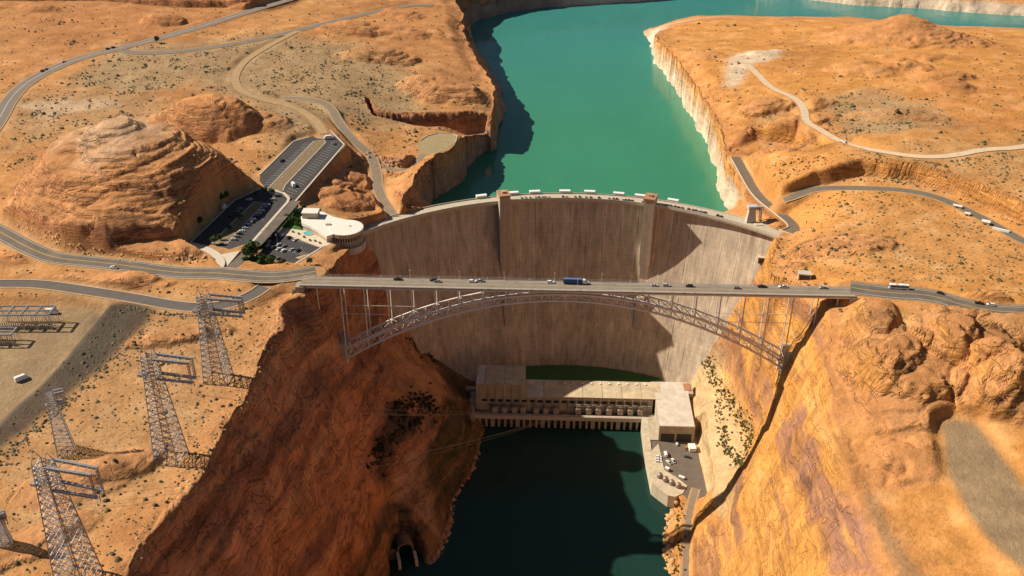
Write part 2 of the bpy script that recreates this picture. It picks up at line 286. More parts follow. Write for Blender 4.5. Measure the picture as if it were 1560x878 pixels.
# canyons
DCX, DCY = -3., -33.; CREST_ = 178.
def canyon(levels, guard):
    def fn(X, Y):
        wk = sstep(45, 80, np.hypot(X-85, Y-70))*sstep(8, 30, np.abs(np.hypot(X-DCX, Y-DCY)-262)+60*(Y < 60)); X, Y = X+wk*(8*fbm(X/55, Y/55, 1.7, 3)+2.5*fbm(X/14, Y/14, 4.4, 2)), Y+wk*8*fbm(X/55, Y/55, 9.7, 3)
        D = [pdist(X, Y, P, True) for P in levels]; I = [inside(X, Y, P) for P in levels]
        Z = np.zeros(X.shape, np.float32)
        Z = np.where(I[0], D[0][1]-np.minimum(D[0][0]*.5, 6), Z)
        for k in range(len(levels)-1):
            t = D[k][0]/(D[k][0]+D[k+1][0]+1e-4); t = np.where((X > 60) & (k == len(levels)-2) & (len(levels) > 2), 1-(1-t)**1.5, t); z = D[k][1]+(D[k+1][1]-D[k][1])*t; Z = np.where(~I[k] & I[k+1], z, Z)
        Z = np.where(I[-1], Z, D[-1][1]); sdist = np.where(I[-1], -D[-1][0], D[-1][0]); return Z, sdist, D[-1][1]
    Z, S, ZR = coarse(fn, 2); return Z, S, ZR
dam_r = np.hypot(GXX-DCX, GYY-DCY)
ups = (dam_r > 265) & (GYY > 60)
ups_s = sstep(262, 268, dam_r)*(GYY > 60)
Zd, Sd, ZRd = canyon([c0, c1, c2, c3, c4], None)
Zl, Sl, ZRl = canyon([lk0, lk1], None)
def apply(Zc, S, ZR, region):
    global H
    ease = sstep(0, 26, S+6*noise3(GXX/30, GYY/30, 3.)); Hn = np.where(S < 0, np.minimum(Zc, 400), ZR*(1-ease)+H*ease); H = np.where(region, Hn, H); return np.where(region, S, 999.)
Sd = apply(Zd, Sd, ZRd, ~ups); Sl = apply(Zl, Sl, ZRl, ups)
CLIFF = np.maximum(sstep(4, -3, Sd), sstep(4, -3, Sl)).astype(np.float32); ROCK = np.maximum(ROCK, np.maximum(sstep(25, 0, Sd)*.8, sstep(30, 0, Sl)*.8))
LAKESIDE = (Sl < 40)
del Zd, Zl, ZRd, ZRl
# --- graded ground: roads and pads
def zline(P, hw, it=14):
    z = samp(H, P[:, 0], P[:, 1]); k = np.ones(9)/9
    for _ in range(it): z = np.convolve(np.pad(z, 4, mode='edge'), k, 'valid')
    return z
def grade(P, hw, marg=7.):
    s = polywin(P, hw+marg+4); d, z = pdist(GXX[s], GYY[s], P); f = sstep(hw+marg, hw+1.2, d); H[s] = H[s]*(1-f)+z*f; QUIET[s] = np.maximum(QUIET[s], sstep(hw+marg, hw+2, d)); ROCK[s] *= 1-f
def hit(px, py, lo=450., hi=3200.):
    """where the ray through a pixel meets the ground"""
    d = ray(px, py); t = np.arange(lo*.5, hi, 1.); P = CAM[None]+t[:, None]*d[None]; h = samp(H, P[:, 0], P[:, 1]); i = np.argmax(P[:, 2] < h); return P[i]
ROADS = {}
def road(name, pts, hw, z0=205, zs=None, marg=7., it=14):
    P = smooth_line(np.array([hit(*p)[:2] if (0 <= p[0] <= 1560 and 0 <= p[1]) else un(p[0], p[1], z0)[:2] for p in pts]), 3); P = dense(P, 4.)
    if zs is None: z = zline(P, hw, it)
    else:
        cum = np.r_[0, np.cumsum(np.hypot(*np.diff(P, axis=0).T))]; z = np.interp(cum/cum[-1], np.linspace(0, 1, len(zs)), zs)
    P = np.c_[P, z]; grade(P, hw, marg); ROADS[name] = (P, hw); return P
def pad(pts, z, feather=5., pale=0.):
    P = U(pts, z); s = polywin(P, 30); ins = inside(GXX[s], GYY[s], P); d, _ = pdist(GXX[s], GYY[s], P, True); f = sstep(-feather-1.5, -1.5, np.where(ins, d, -d)); H[s] = H[s]*(1-f)+z*f
    QUIET[s] = np.maximum(QUIET[s], f); ROCK[s] *= 1-f; return P
#ROADS_BEGIN
_q = QUIET.copy(); pad([(594, 866), (602, 842), (612, 836), (630, 838), (640, 850), (642, 864), (625, 885), (598, 890)], -3., 2.); QUIET[:] = _q
pad([(1004, 660), (1062, 660), (1066, 700), (1080, 757), (1050, 768), (1030, 752), (1006, 722)], 12., 2.)
road('river_road', [(1060, 745), (1052, 770), (1047, 810), (1046, 850), (1044, 885)], 2.4, zs=[12, 12, 11, 10, 9], marg=3)
SUBST = pad([(-40, 470), (100, 468), (150, 480), (60, 580), (-20, 650), (-200, 640), (-200, 480)], 201., 8)
UPLOT = pad([(392, 271), (452, 213), (500, 202), (526, 221), (446, 304), (425, 300), (394, 288)], 204.)
LOWLOT = pad([(284, 374), (352, 303), (394, 287), (440, 296), (442, 312), (352, 412), (335, 395)], 204.)
VISIT = pad([(375, 400), (448, 312), (470, 318), (530, 334), (528, 356), (498, 382), (452, 408), (405, 412)], 198., 3)
OVER = pad([(636, 225), (645, 208), (670, 202), (697, 206), (696, 216), (675, 232), (650, 236)], 186., 3)
GRAVEL = pad([(1434, 648), (1455, 640), (1485, 645), (1540, 715), (1600, 800), (1660, 880), (1560, 868), (1520, 835), (1475, 780), (1448, 715)], 198.5, 9)
road('highway_west', [(482, 427), (420, 427), (375, 424), (330, 420), (270, 416), (200, 408), (140, 398), (80, 385), (40, 371), (0, 352), (-70, 322)], 7.8, zs=[211.6, 211.2, 210.5, 209.5, 209, 208.5, 208, 208, 208.5])
road('highway_east', [(1294, 446), (1350, 446), (1420, 449), (1480, 455), (1560, 466), (1680, 486)], 8.4, zs=[211.6, 211.8, 212, 212.5, 213, 214])
road('desert_highway', [(-40, 225), (0, 182), (10, 160), (30, 135), (60, 115), (110, 92), (170, 76), (240, 60), (310, 40), (380, 18), (430, 2), (500, -20)], 7.5, 215)
road('desert_road', [(185, 76), (200, 81), (250, 82), (330, 72), (400, 60), (460, 45), (520, 30), (620, 8), (660, -4)], 5.5, 215)
road('dirt_track', [(450, 50), (400, 75), (370, 95), (356, 120), (365, 140), (400, 152), (450, 165), (482, 185), (494, 206)], 4.5)
road('crest_road', [(432, 148), (475, 153), (503, 166), (516, 188), (540, 214), (566, 238), (574, 262), (575, 290), (600, 322)], 4.2, zs=[207, 206, 203, 198, 192, 185, 180, 178.6, 178.2], marg=6)
road('overlook_road', [(570, 244), (600, 254), (622, 252), (645, 236)], 3.6, zs=[184, 182, 183, 186], marg=4)
road('lower_road', [(-60, 436), (0, 434), (60, 433), (120, 440), (200, 455), (270, 467), (310, 470), (350, 465), (384, 452), (402, 436)], 4.8)
road('east_crest_road', [(1120, 240), (1134, 265), (1156, 290), (1188, 316), (1216, 342), (1198, 352)], 4.8, zs=[181, 181, 180.5, 180, 179, 178.2], marg=5)
road('east_ridge_road', [(1192, 316), (1206, 303), (1240, 290), (1310, 284), (1380, 288), (1430, 300), (1480, 325), (1530, 352), (1560, 370), (1640, 410)], 4.6, marg=6)
road('dirt_road', [(1680, 222), (1560, 227), (1500, 228), (1450, 239), (1400, 240), (1340, 228), (1290, 212), (1245, 198), (1226, 188), (1226, 166), (1210, 150), (1175, 137), (1155, 115), (1138, 100)], 4.2)
#ROADS_END
fc = np.where(dam_r < 262, CREST_-163*np.clip((262-dam_r)/40, 0, 1)**(1/1.4), CREST_)-5
H = np.where((dam_r > 250) & (dam_r < 267) & (GYY > 60) & (np.abs(np.arctan2(GXX-DCX, GYY-DCY)) < math.radians(43)), np.minimum(H, fc), H)
print('raster', round(time.time()-T0, 1))
# --- ground cover zones
paint(OLIVE, [(100, 140), (180, 85), (300, 78), (420, 60), (560, 70), (640, 110), (640, 160), (560, 170), (520, 165), (480, 190), (420, 215), (390, 170), (300, 130), (200, 150)], 210, 1., 30, 20)
paint(OLIVE, [(0, 185), (60, 150), (240, 130), (260, 200), (100, 200), (20, 230)], 210, .6, 25, 20)
paint(OLIVE, [(1260, 150), (1330, 140), (1430, 175), (1450, 225), (1330, 225), (1270, 205)], 205, .85, 25, 20)
paint(OLIVE, [(1150, 175), (1200, 150), (1215, 190), (1180, 205)], 200, .5, 20, 12)
paint(OLIVE, [(1290, 240), (1560, 240), (1700, 330), (1560, 330), (1450, 290), (1320, 270)], 206, .5, 30, 20)
paint(OLIVE, [(1230, 330), (1330, 300), (1500, 345), (1620, 420), (1500, 440), (1350, 430), (1260, 380)], 205, .25, 30, 20)
paint(OLIVE, [(1290, 480), (1350, 500), (1400, 480), (1560, 490), (1560, 540), (1400, 520), (1310, 560)], 206, .5, 12, 10)
paint(OLIVE, [(40, 440), (330, 470), (400, 600), (280, 730), (0, 860), (-50, 600)], 204, .4, 25, 20)
paint(OLIVE, [(400, 215), (480, 200), (540, 270), (480, 300), (440, 305)], 204, .35, 20, 12)
paint(PALE, [(-60, 470), (105, 470), (160, 478), (230, 475), (150, 560), (60, 615), (-40, 690), (-200, 640)], 201, 1., 6, 4)
paint(PALE, [(1434, 648), (1455, 640), (1485, 645), (1540, 715), (1600, 800), (1660, 880), (1560, 868), (1520, 835), (1475, 780), (1448, 715)], 198.5, 1., 1.6, 3)
paint(PALE, [(1313, 742), (1330, 760), (1360, 810), (1400, 860), (1410, 880), (1385, 880), (1345, 820), (1318, 775)], 192, .55, 2.5, 4)
paint(DARK, [(140, 482), (200, 470), (232, 478), (225, 500), (150, 572), (60, 642), (0, 694), (-40, 690), (30, 615), (100, 545)], 202, 1., 5, 4)
paint(SAND, [(1104, 128), (1108, 92), (1118, 72), (1150, 68), (1192, 78), (1185, 88), (1145, 98), (1135, 112), (1120, 132)], 198, 1., 8, 6)
paint(SAND, [(20, 160), (170, 150), (185, 160), (60, 180)], 212, .5, 10, 8)
paint(RED, [(0, 0), (420, 0), (300, 45), (100, 85), (0, 110)], 225, .55, 40, 30)
paint(RED, [(500, 0), (720, 0), (740, 110), (700, 120), (560, 60)], 205, .35, 30, 20)
paint(RED, [(1300, 160), (1560, 110), (1560, 215), (1450, 215)], 207, .4, 30, 25)
paint(RED, [(480, 230), (560, 250), (570, 330), (470, 300)], 200, .6, 15, 10)
VARN = np.zeros(H.shape, np.float32); DARKL = np.zeros(H.shape, np.float32); VEG_SHADE = np.zeros(H.shape, np.float32); LITE = np.zeros(H.shape, np.float32)
def paint_hit(M, pts, val, feather=4., amp=5.):
    P = [tuple(hit(*p, 300)) for p in pts]; s = polywin(P, feather*3+10); X = GXX[s]+amp*fbm(GXX[s]/16, GYY[s]/16, 1.5, 3); Y = GYY[s]+amp*fbm(GXX[s]/16, GYY[s]/16, 8.5, 3)
    ins = inside(X, Y, P); d, _ = pdist(X, Y, P, True); M[s] = np.maximum(M[s], val*sstep(-feather, feather, np.where(ins, d, -d)))
paint_hit(DARKL, [(655, 625), (690, 608), (726, 640), (731, 690), (710, 725), (688, 760), (662, 775), (640, 720), (650, 660)], 1.)  # dark olive tone on the lower slope of the spur
paint_hit(VEG_SHADE, [(590, 622), (622, 600), (662, 615), (652, 640), (620, 680), (592, 722), (566, 735), (570, 690)], 1.)  # dark plant cover, with the shade of the hollow put into the colour
paint_hit(DARKL, [(604, 762), (640, 780), (650, 802), (640, 850), (600, 868), (572, 830), (586, 785)], .9)  # shade of the gully painted into the rock colour round the cove
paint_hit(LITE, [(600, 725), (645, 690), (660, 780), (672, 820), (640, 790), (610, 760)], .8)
paint_hit(VARN, [(1192, 650), (1232, 622), (1262, 700), (1300, 780), (1340, 878), (1262, 878), (1232, 790), (1208, 710)], 1.)
paint_hit(VARN, [(1118, 545), (1178, 560), (1172, 645), (1142, 625)], .8)
paint_hit(VARN, [(1090, 800), (1130, 770), (1140, 800), (1100, 860)], .5)
# --- medium relief into the raster
q = 1-QUIET
nz = coarse(lambda X, Y: (2.2*fbm(X/70, Y/70, 2.2, 3), 1.1*ridged(X/34, Y/44, 7.1, 2)), 2)
H += (nz[0]*.8+nz[1]*(.4+.35*ROCK))*q*(1-CLIFF*.7); del nz
k = (H+2.0*coarse(lambda X, Y: (fbm(X/45, Y/45, 5.5, 3),), 3)[0])/3.2; fr = k-np.floor(k)
H += np.where(ROCK > .05, ROCK*q*(1-CLIFF)*3.2*(sstep(.35, .85, fr)-fr)*.7*sstep(-.15, .3, coarse(lambda X, Y: (noise3(X/50, Y/50, 12.5),), 3)[0]), 0); del k, fr
# water stays clear of the relief
H = np.where((Sl < 0) & inside(GXX, GYY, lk0), LAKE_Z-6, H).astype(np.float32)
print('relief', round(time.time()-T0, 1))
# --- terrain mesh: rows along y, columns spread so that cliffs get more of them
ys = [-540.]
while ys[-1] < 1690: ys.append(ys[-1]+(1.7 if ys[-1] < 220 else 1.7+(ys[-1]-220)*.0030))
ys = np.array(ys); NR = len(ys); NCOL = 900; XX = np.zeros((NR, NCOL)); M = 1400; Wm = np.zeros((NR, M)); 
x_l = np.maximum(-1295, -40-(.64*(ys+600)+230)); x_r = np.minimum(1295, -20+(.60*(ys+600)+230))
for j in range(NR):
    xs = np.linspace(x_l[j], x_r[j], M); h = samp(H, xs, np.full(M, ys[j])); g = np.abs(np.gradient(h, xs)); Wm[j] = np.sqrt(1+(1.1*np.minimum(g, 5))**2)
ker = np.ones(25)/25
Wm = np.apply_along_axis(lambda a: np.convolve(np.pad(a, 12, mode='edge'), ker, 'valid'), 1, Wm)
c_ = np.cumsum(np.pad(Wm, ((12, 11), (0, 0)), mode='edge'), 0); Wm = (c_[23:]-np.vstack([np.zeros((1, M)), c_[:-24]])[:NR])/24 if False else Wm
kk = 12; Wp = np.pad(Wm, ((kk, kk), (0, 0)), mode='edge'); cs = np.vstack([np.zeros((1, M)), np.cumsum(Wp, 0)]); Wm = (cs[2*kk+1:]-cs[:-2*kk-1])/(2*kk+1)
for j in range(NR):
    cum = np.r_[0, np.cumsum((Wm[j, 1:]+Wm[j, :-1])/2)]; XX[j] = np.interp(np.linspace(0, cum[-1], NCOL), cum, np.linspace(x_l[j], x_r[j], M))
YY = np.repeat(ys[:, None], NCOL, 1); ZZ = samp(H, XX, YY)
du = np.stack([np.gradient(A, axis=1) for A in (XX, YY, ZZ)], -1); dv = np.stack([np.gradient(A, axis=0) for A in (XX, YY, ZZ)], -1)
Nn = np.cross(du, dv); Nn /= np.linalg.norm(Nn, axis=-1, keepdims=True)+1e-9
cl = samp(CLIFF, XX, YY); rk = samp(ROCK, XX, YY); qt = samp(QUIET, XX, YY); steep = sstep(.86, .5, Nn[..., 2])*(1-qt)
near_dam = sstep(26, 10, np.abs(np.hypot(XX-DCX, YY-DCY)-258))*(YY > 60)*sstep(.80, .74, np.abs(np.arctan2(XX-DCX, YY-DCY)))
f1 = fbm(XX/45, YY/48, ZZ/38, 4); f2 = ridged(XX/40, YY/34, ZZ/13, 3); f3 = fbm(XX/60, YY/60, ZZ/2.6, 2); blk = noise3(XX/50, YY/30, (ZZ+.12*YY)/24)+.5*noise3(XX/30, YY/13, ZZ/40); bs = blk*5; blk = (np.floor(bs)+sstep(.9, 1., bs-np.floor(bs)))/5
rw = sstep(-20, 60, XX)*cl*sstep(260, 200, YY); blr = noise3(XX/70, YY/75, (ZZ+.35*YY)/42)*3.2; blr = (np.floor(blr)+sstep(.88, 1., blr-np.floor(blr)))/3.2; disp = steep*((2.2*f1+.5*f2+.3*f3*(1+rk-cl)+(7*cl+1.5*rk)*blk*.8)*(1-rw)+rw*(3.5*noise3(XX/60, YY/60, ZZ/60)+5.5*blr))*(.4+.6*np.maximum(cl, rk))*(1-near_dam)+(1-steep)*(1-qt)*(.15+.4*rk)*fbm(XX/7, YY/7, 1.1, 3)
slope = sstep(.98, .78, Nn[..., 2])*rk*(1-qt)*(1-near_dam)*(1-.75*cl)*(1-.5*rw)
wz = ZZ+3.*fbm(XX/45, YY/45, 2.9, 3)+.05*XX; lay = wz/2.9+.35*np.sin(wz*.23); ly = np.floor(lay); saw = lay-ly; amp = (.25+1.9*np.abs(noise3(ly*.37, XX/60, YY/60)))*(.55+.9*sstep(-.3, .3, noise3(XX/40, YY/40, ZZ/25)))*(1-.6*sstep(-250, -300, XX)*(YY < 300))
disp = disp+slope*amp*(1.9*saw**1.6-.8)
crk = np.abs(noise3(XX/24+.5*f1, YY/17, ZZ/80)); disp = disp-(rk*(1-qt)*(1-near_dam)*(1-.6*cl))*2.4*sstep(.05, .0, crk)*sstep(-.1, .3, noise3(XX/70, YY/70, 5.))
PX = XX+Nn[..., 0]*disp; PY = YY+Nn[..., 1]*disp; PZ = ZZ+Nn[..., 2]*disp
# --- colours of the ground
def lerp(a, b, t): return a+(np.asarray(b)-a)*t[..., None]
n_a = fbm(XX/90, YY/90, 3.1, 4); n_b = fbm(XX/18, YY/18, 6.6, 4); wr = 9*fbm(XX/50, YY/70, ZZ/50, 3); n_c = fbm(XX/70, YY/190, (ZZ+.12*YY+wr*.7)/11, 5); n_d = fbm(XX/80, YY/110, ZZ/55, 4)
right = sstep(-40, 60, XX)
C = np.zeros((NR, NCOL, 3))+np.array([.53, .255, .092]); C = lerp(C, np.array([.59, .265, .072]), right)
C = lerp(C, np.array([.62, .36, .165]), sstep(.0, .5, n_b)*.45); C = lerp(C, np.array([.42, .17, .055]), sstep(.1, .6, -n_a)*.55)
C = lerp(C, np.array([.55, .25, .10]), rk*.7); C = lerp(C, np.array([.38, .135, .055]), np.clip(samp(RED, XX, YY), 0, 1)*.6)
C = lerp(C, np.array([.36, .245, .13]), np.clip(samp(OLIVE, XX, YY)*(1-.6*rk)*(1+.5*n_b), 0, 1)*.9)
C = lerp(C, np.array([.31, .21, .115]), np.clip(samp(PALE, XX, YY), 0, 1)); C = lerp(C, np.array([.60, .45, .30]), np.clip(samp(SAND, XX, YY), 0, 1))
C = lerp(C, np.array([.070, .056, .044]), np.clip(samp(DARK, XX, YY), 0, 1)*.9)
C = lerp(C, np.array([.32, .22, .12]), sstep(.5, 1, qt)*.35*(1-right*.5))
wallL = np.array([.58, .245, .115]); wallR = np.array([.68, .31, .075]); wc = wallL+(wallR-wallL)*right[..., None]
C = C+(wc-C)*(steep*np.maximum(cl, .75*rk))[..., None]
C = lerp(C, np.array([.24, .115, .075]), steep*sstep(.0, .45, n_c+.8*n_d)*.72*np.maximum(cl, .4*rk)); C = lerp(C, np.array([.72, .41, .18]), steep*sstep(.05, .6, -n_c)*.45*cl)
# light apron below the right bank, green-brown foot of the left bank
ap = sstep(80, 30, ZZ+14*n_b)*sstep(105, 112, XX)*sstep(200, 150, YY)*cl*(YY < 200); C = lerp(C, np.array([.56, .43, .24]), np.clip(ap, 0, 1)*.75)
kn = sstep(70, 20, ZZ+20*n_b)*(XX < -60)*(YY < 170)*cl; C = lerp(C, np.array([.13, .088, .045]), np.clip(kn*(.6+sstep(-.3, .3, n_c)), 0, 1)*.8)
vn = samp(VARN, XX, YY); C = lerp(C, np.array([.33, .165, .12]), np.clip(vn*sstep(-.12, .06, n_c+.25*n_b), 0, 1)*.8)
C = lerp(C, np.array([.105, .082, .048]), np.clip(samp(DARKL, XX, YY)*sstep(-.5, .15, n_c+.4*n_b), 0, 1)*.9); C = lerp(C, np.array([.062, .052, .036]), np.clip(samp(VEG_SHADE, XX, YY)*sstep(-.6, .1, n_b), 0, 1)*.9); C = lerp(C, np.array([.52, .30, .19]), np.clip(samp(LITE, XX, YY), 0, 1)*.8)
# mineral ring left by the falling lake
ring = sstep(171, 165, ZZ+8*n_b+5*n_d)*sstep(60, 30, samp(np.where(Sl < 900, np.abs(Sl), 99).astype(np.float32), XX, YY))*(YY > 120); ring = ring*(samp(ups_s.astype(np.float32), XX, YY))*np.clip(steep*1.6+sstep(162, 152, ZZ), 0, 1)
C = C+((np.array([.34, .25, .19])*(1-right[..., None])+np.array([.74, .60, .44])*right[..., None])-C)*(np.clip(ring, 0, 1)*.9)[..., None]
# pale cap of the large butte
bt = un(170, 300, 205); cap = sstep(90, 40, np.hypot(XX-bt[0], YY-bt[1]))*sstep(252, 270, ZZ+14*n_b); C = lerp(C, np.array([.55, .39, .25]), cap*.6)
C *= (1+.22*n_b+.14*n_a+.12*fbm(XX/7, YY/7, 3.3, 3))[..., None]; C = np.clip(C, .02, .85)
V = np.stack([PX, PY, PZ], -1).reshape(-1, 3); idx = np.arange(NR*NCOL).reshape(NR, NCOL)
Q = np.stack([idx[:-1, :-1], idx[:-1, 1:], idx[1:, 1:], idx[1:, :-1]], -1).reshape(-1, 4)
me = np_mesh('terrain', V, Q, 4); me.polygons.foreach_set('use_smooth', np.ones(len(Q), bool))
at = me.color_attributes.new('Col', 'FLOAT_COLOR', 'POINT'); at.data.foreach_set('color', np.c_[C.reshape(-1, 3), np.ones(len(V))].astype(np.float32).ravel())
a2 = me.attributes.new('steep', 'FLOAT', 'POINT'); a4 = me.attributes.new('rock', 'FLOAT', 'POINT'); a4.data.foreach_set('value', (np.maximum(slope, 0)).astype(np.float32).ravel())
a2.data.foreach_set('value', (steep*np.maximum(cl, rk)*(1-.35*rw)*(1-.75*np.clip(ring, 0, 1))).astype(np.float32).ravel())
a3 = me.attributes.new('quiet', 'FLOAT', 'POINT'); a3.data.foreach_set('value', qt.astype(np.float32).ravel())
def terrain_mat():
    m = bpy.data.materials.new('desert_rock'); m.use_nodes = True; N = m.node_tree.nodes; L = m.node_tree.links; b = N['Principled BSDF']
    b.inputs['Roughness'].default_value = .92; b.inputs['Specular IOR Level'].default_value = .12
    def node(t, **k):
        n = N.new(t)
        for a, v in k.items(): n.inputs[a].default_value = v
        return n
    ca = N.new('ShaderNodeAttribute'); ca.attribute_name = 'Col'; st = N.new('ShaderNodeAttribute'); st.attribute_name = 'steep'; qa = N.new('ShaderNodeAttribute'); qa.attribute_name = 'quiet'
    g = N.new('ShaderNodeNewGeometry'); pos = g.outputs['Position']
    def noise(scale, vec=pos, det=8, rough=.65):
        n = node('ShaderNodeTexNoise', Scale=scale, Detail=det, Roughness=rough); L.new(vec, n.inputs['Vector']); return n.outputs['Fac']
    def mp(sc_):
        n = node('ShaderNodeMapping', Scale=sc_); L.new(pos, n.inputs['Vector']); return n.outputs[0]
    def rng(v, a, b_, c, d):
        n = node('ShaderNodeMapRange'); L.new(v, n.inputs['Value'])
        for k, x in zip(('From Min', 'From Max', 'To Min', 'To Max'), (a, b_, c, d)): n.inputs[k].default_value = x
        return n.outputs[0]
    def math_(op, a, b_):
        n = N.new('ShaderNodeMath'); n.operation = op
        for i, v in enumerate((a, b_)):
            if isinstance(v, (int, float)): n.inputs[i].default_value = v
            else: L.new(v, n.inputs[i])
        return n.outputs[0]
    fine = noise(.35); big = noise(.05); vfine = noise(1.3, det=4)
    k = math_('MULTIPLY', rng(fine, .25, .75, .84, 1.16), rng(big, .3, .7, .86, 1.14)); k = math_('MULTIPLY', k, rng(vfine, .3, .7, .92, 1.08))
    streak = noise(.17, mp((.3, .10, .8)), 7, .68); strata = noise(.42, mp((.05, .05, 1)), 5, .6)
    sk = math_('MULTIPLY', rng(streak, .3, .7, .66, 1.26), rng(strata, .3, .7, .86, 1.12))
    # mix the cliff pattern in by steepness
    mix = math_('ADD', math_('MULTIPLY', sk, st.outputs['Fac']), math_('SUBTRACT', 1, st.outputs['Fac'])); k = math_('MULTIPLY', k, mix)
    ra = N.new('ShaderNodeAttribute'); ra.attribute_name = 'rock'
    bed = noise(.9, mp((.07, .07, 1)), 6, .62)
    k = math_('MULTIPLY', k, math_('ADD', 1, math_('MULTIPLY', ra.outputs['Fac'], rng(bed, .3, .7, -.26, .18))))
    def groove(v_, w_):
        n_ = N.new('ShaderNodeMath'); n_.operation = 'ABSOLUTE'; L.new(math_('SUBTRACT', v_, .5), n_.inputs[0]); return rng(n_.outputs[0], 0, w_, 0, 1)
    rocky = math_('MAXIMUM', st.outputs['Fac'], ra.outputs['Fac'])
    g1 = groove(noise(.55, mp((.05, .04, 1)), 2, .5), .016); g2 = groove(noise(.045, mp((1, 1, .35)), 3, .5), .007); g3 = groove(noise(.13, mp((.12, .22, .9)), 3, .5), .012)
    gm = rng(noise(.022, det=3), .46, .56, 0, 1); g1 = math_('SUBTRACT', 1, math_('MULTIPLY', math_('SUBTRACT', 1, g1), gm)); gr = math_('MULTIPLY', math_('MULTIPLY', g1, g2), g3)
    k = math_('MULTIPLY', k, math_('SUBTRACT', 1, math_('MULTIPLY', math_('SUBTRACT', 1, gr), math_('MULTIPLY', rocky, .40))))  # dark of the cracks put into the rock colour along the grooves
    vr = math_('MULTIPLY', rng(noise(.10, mp((.25, .12, .8)), 9, .72), .535, .575, 0, 1), rng(noise(.03, mp((.5, .35, 1)), 4, .6), .42, .55, 0, 1))
    k = math_('MULTIPLY', k, math_('SUBTRACT', 1, math_('MULTIPLY', math_('MULTIPLY', vr, st.outputs['Fac']), .34)))
    vs2 = rng(noise(.22, mp((.10, 1, .09)), 8, .7), .56, .62, 0, 1); k = math_('MULTIPLY', k, math_('SUBTRACT', 1, math_('MULTIPLY', math_('MULTIPLY', vs2, st.outputs['Fac']), .26)))
    crust = rng(noise(.075, det=10, rough=.72), .52, .56, 0, 1)
    k = math_('MULTIPLY', k, math_('SUBTRACT', 1, math_('MULTIPLY', math_('MULTIPLY', crust, math_('SUBTRACT', 1, qa.outputs['Fac'])), .13)))
    speck = rng(noise(.42, det=3, rough=.75), .57, .66, 0, -.30); patchy = rng(noise(.03, det=3), .4, .6, .25, 1)
    flatm = math_('SUBTRACT', 1, math_('MAXIMUM', st.outputs['Fac'], math_('MAXIMUM', qa.outputs['Fac'], ra.outputs['Fac'])))
    k = math_('MULTIPLY', k, math_('ADD', 1, math_('MULTIPLY', math_('MULTIPLY', speck, patchy), flatm)))
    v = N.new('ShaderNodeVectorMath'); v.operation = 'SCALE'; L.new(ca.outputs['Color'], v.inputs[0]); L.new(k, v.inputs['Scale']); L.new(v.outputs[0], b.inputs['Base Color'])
    hgt = math_('ADD', math_('MULTIPLY', fine, .9), math_('ADD', math_('MULTIPLY', vfine, .22), math_('ADD', math_('MULTIPLY', math_('MULTIPLY', math_('ADD', strata, streak), st.outputs['Fac']), 1.5), math_('MULTIPLY', math_('MULTIPLY', bed, ra.outputs['Fac']), 1.6))))
    hgt = math_('ADD', hgt, math_('MULTIPLY', math_('MULTIPLY', gr, rocky), .9));  bp = node('ShaderNodeBump', Strength=.75, Distance=1.4); L.new(hgt, bp.inputs['Height']); L.new(bp.outputs[0], b.inputs['Normal'])
    return m
terrain = link('terrain', me, terrain_mat()); tag(terrain, kind='structure')
print('terrain', len(V), round(time.time()-T0, 1))
def ground(x, y): return float(samp(H, x, y))
# ------------------------------------------------------------------ water
def water_mat(name, col, far=None, rough=.12, bs=.12):
    m = bpy.data.materials.new(name); m.use_nodes = True; N = m.node_tree.nodes; L = m.node_tree.links; b = N['Principled BSDF']
    b.inputs['Roughness'].default_value = rough; b.inputs['IOR'].default_value = 1.33; b.inputs['Specular IOR Level'].default_value = .35
    g = N.new('ShaderNodeNewGeometry'); mpn = N.new('ShaderNodeMapping'); mpn.inputs['Scale'].default_value = (1, .45, 1); L.new(g.outputs['Position'], mpn.inputs['Vector'])
    n = N.new('ShaderNodeTexNoise'); n.inputs['Scale'].default_value = bs; n.inputs['Detail'].default_value = 8; n.inputs['Roughness'].default_value = .6; L.new(mpn.outputs[0], n.inputs['Vector'])
    bp = N.new('ShaderNodeBump'); bp.inputs['Strength'].default_value = .25; bp.inputs['Distance'].default_value = .5; L.new(n.outputs['Fac'], bp.inputs['Height']); L.new(bp.outputs[0], b.inputs['Normal'])
    n2 = N.new('ShaderNodeTexNoise'); n2.inputs['Scale'].default_value = .012; n2.inputs['Detail'].default_value = 5; L.new(mpn.outputs[0], n2.inputs['Vector'])
    r = N.new('ShaderNodeMix'); r.data_type = 'RGBA'; r.inputs['A'].default_value = (*[c*.86 for c in col], 1); r.inputs['B'].default_value = (*[c*1.14 for c in col], 1); L.new(n2.outputs['Fac'], r.inputs['Factor'])
    n3 = N.new('ShaderNodeTexNoise'); n3.inputs['Scale'].default_value = .02; n3.inputs['Detail'].default_value = 6; n3.inputs['Distortion'].default_value = 1.2; L.new(mpn.outputs[0], n3.inputs['Vector']); mr3 = N.new('ShaderNodeMapRange'); mr3.inputs['From Min'].default_value = .35; mr3.inputs['From Max'].default_value = .65; mr3.inputs['To Min'].default_value = rough*.5; mr3.inputs['To Max'].default_value = rough*2.6; L.new(n3.outputs['Fac'], mr3.inputs['Value']); L.new(mr3.outputs[0], b.inputs['Roughness'])
    out = r.outputs['Result']
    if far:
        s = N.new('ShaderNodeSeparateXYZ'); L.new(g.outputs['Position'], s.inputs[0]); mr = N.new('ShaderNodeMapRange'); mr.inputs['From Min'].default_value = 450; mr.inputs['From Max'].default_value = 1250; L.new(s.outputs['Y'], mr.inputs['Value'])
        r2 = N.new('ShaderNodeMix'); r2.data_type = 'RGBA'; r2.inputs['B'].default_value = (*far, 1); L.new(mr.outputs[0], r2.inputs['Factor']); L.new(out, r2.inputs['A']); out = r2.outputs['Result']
    L.new(out, b.inputs['Base Color']); return m
lp = [(-1290, 240, LAKE_Z)]
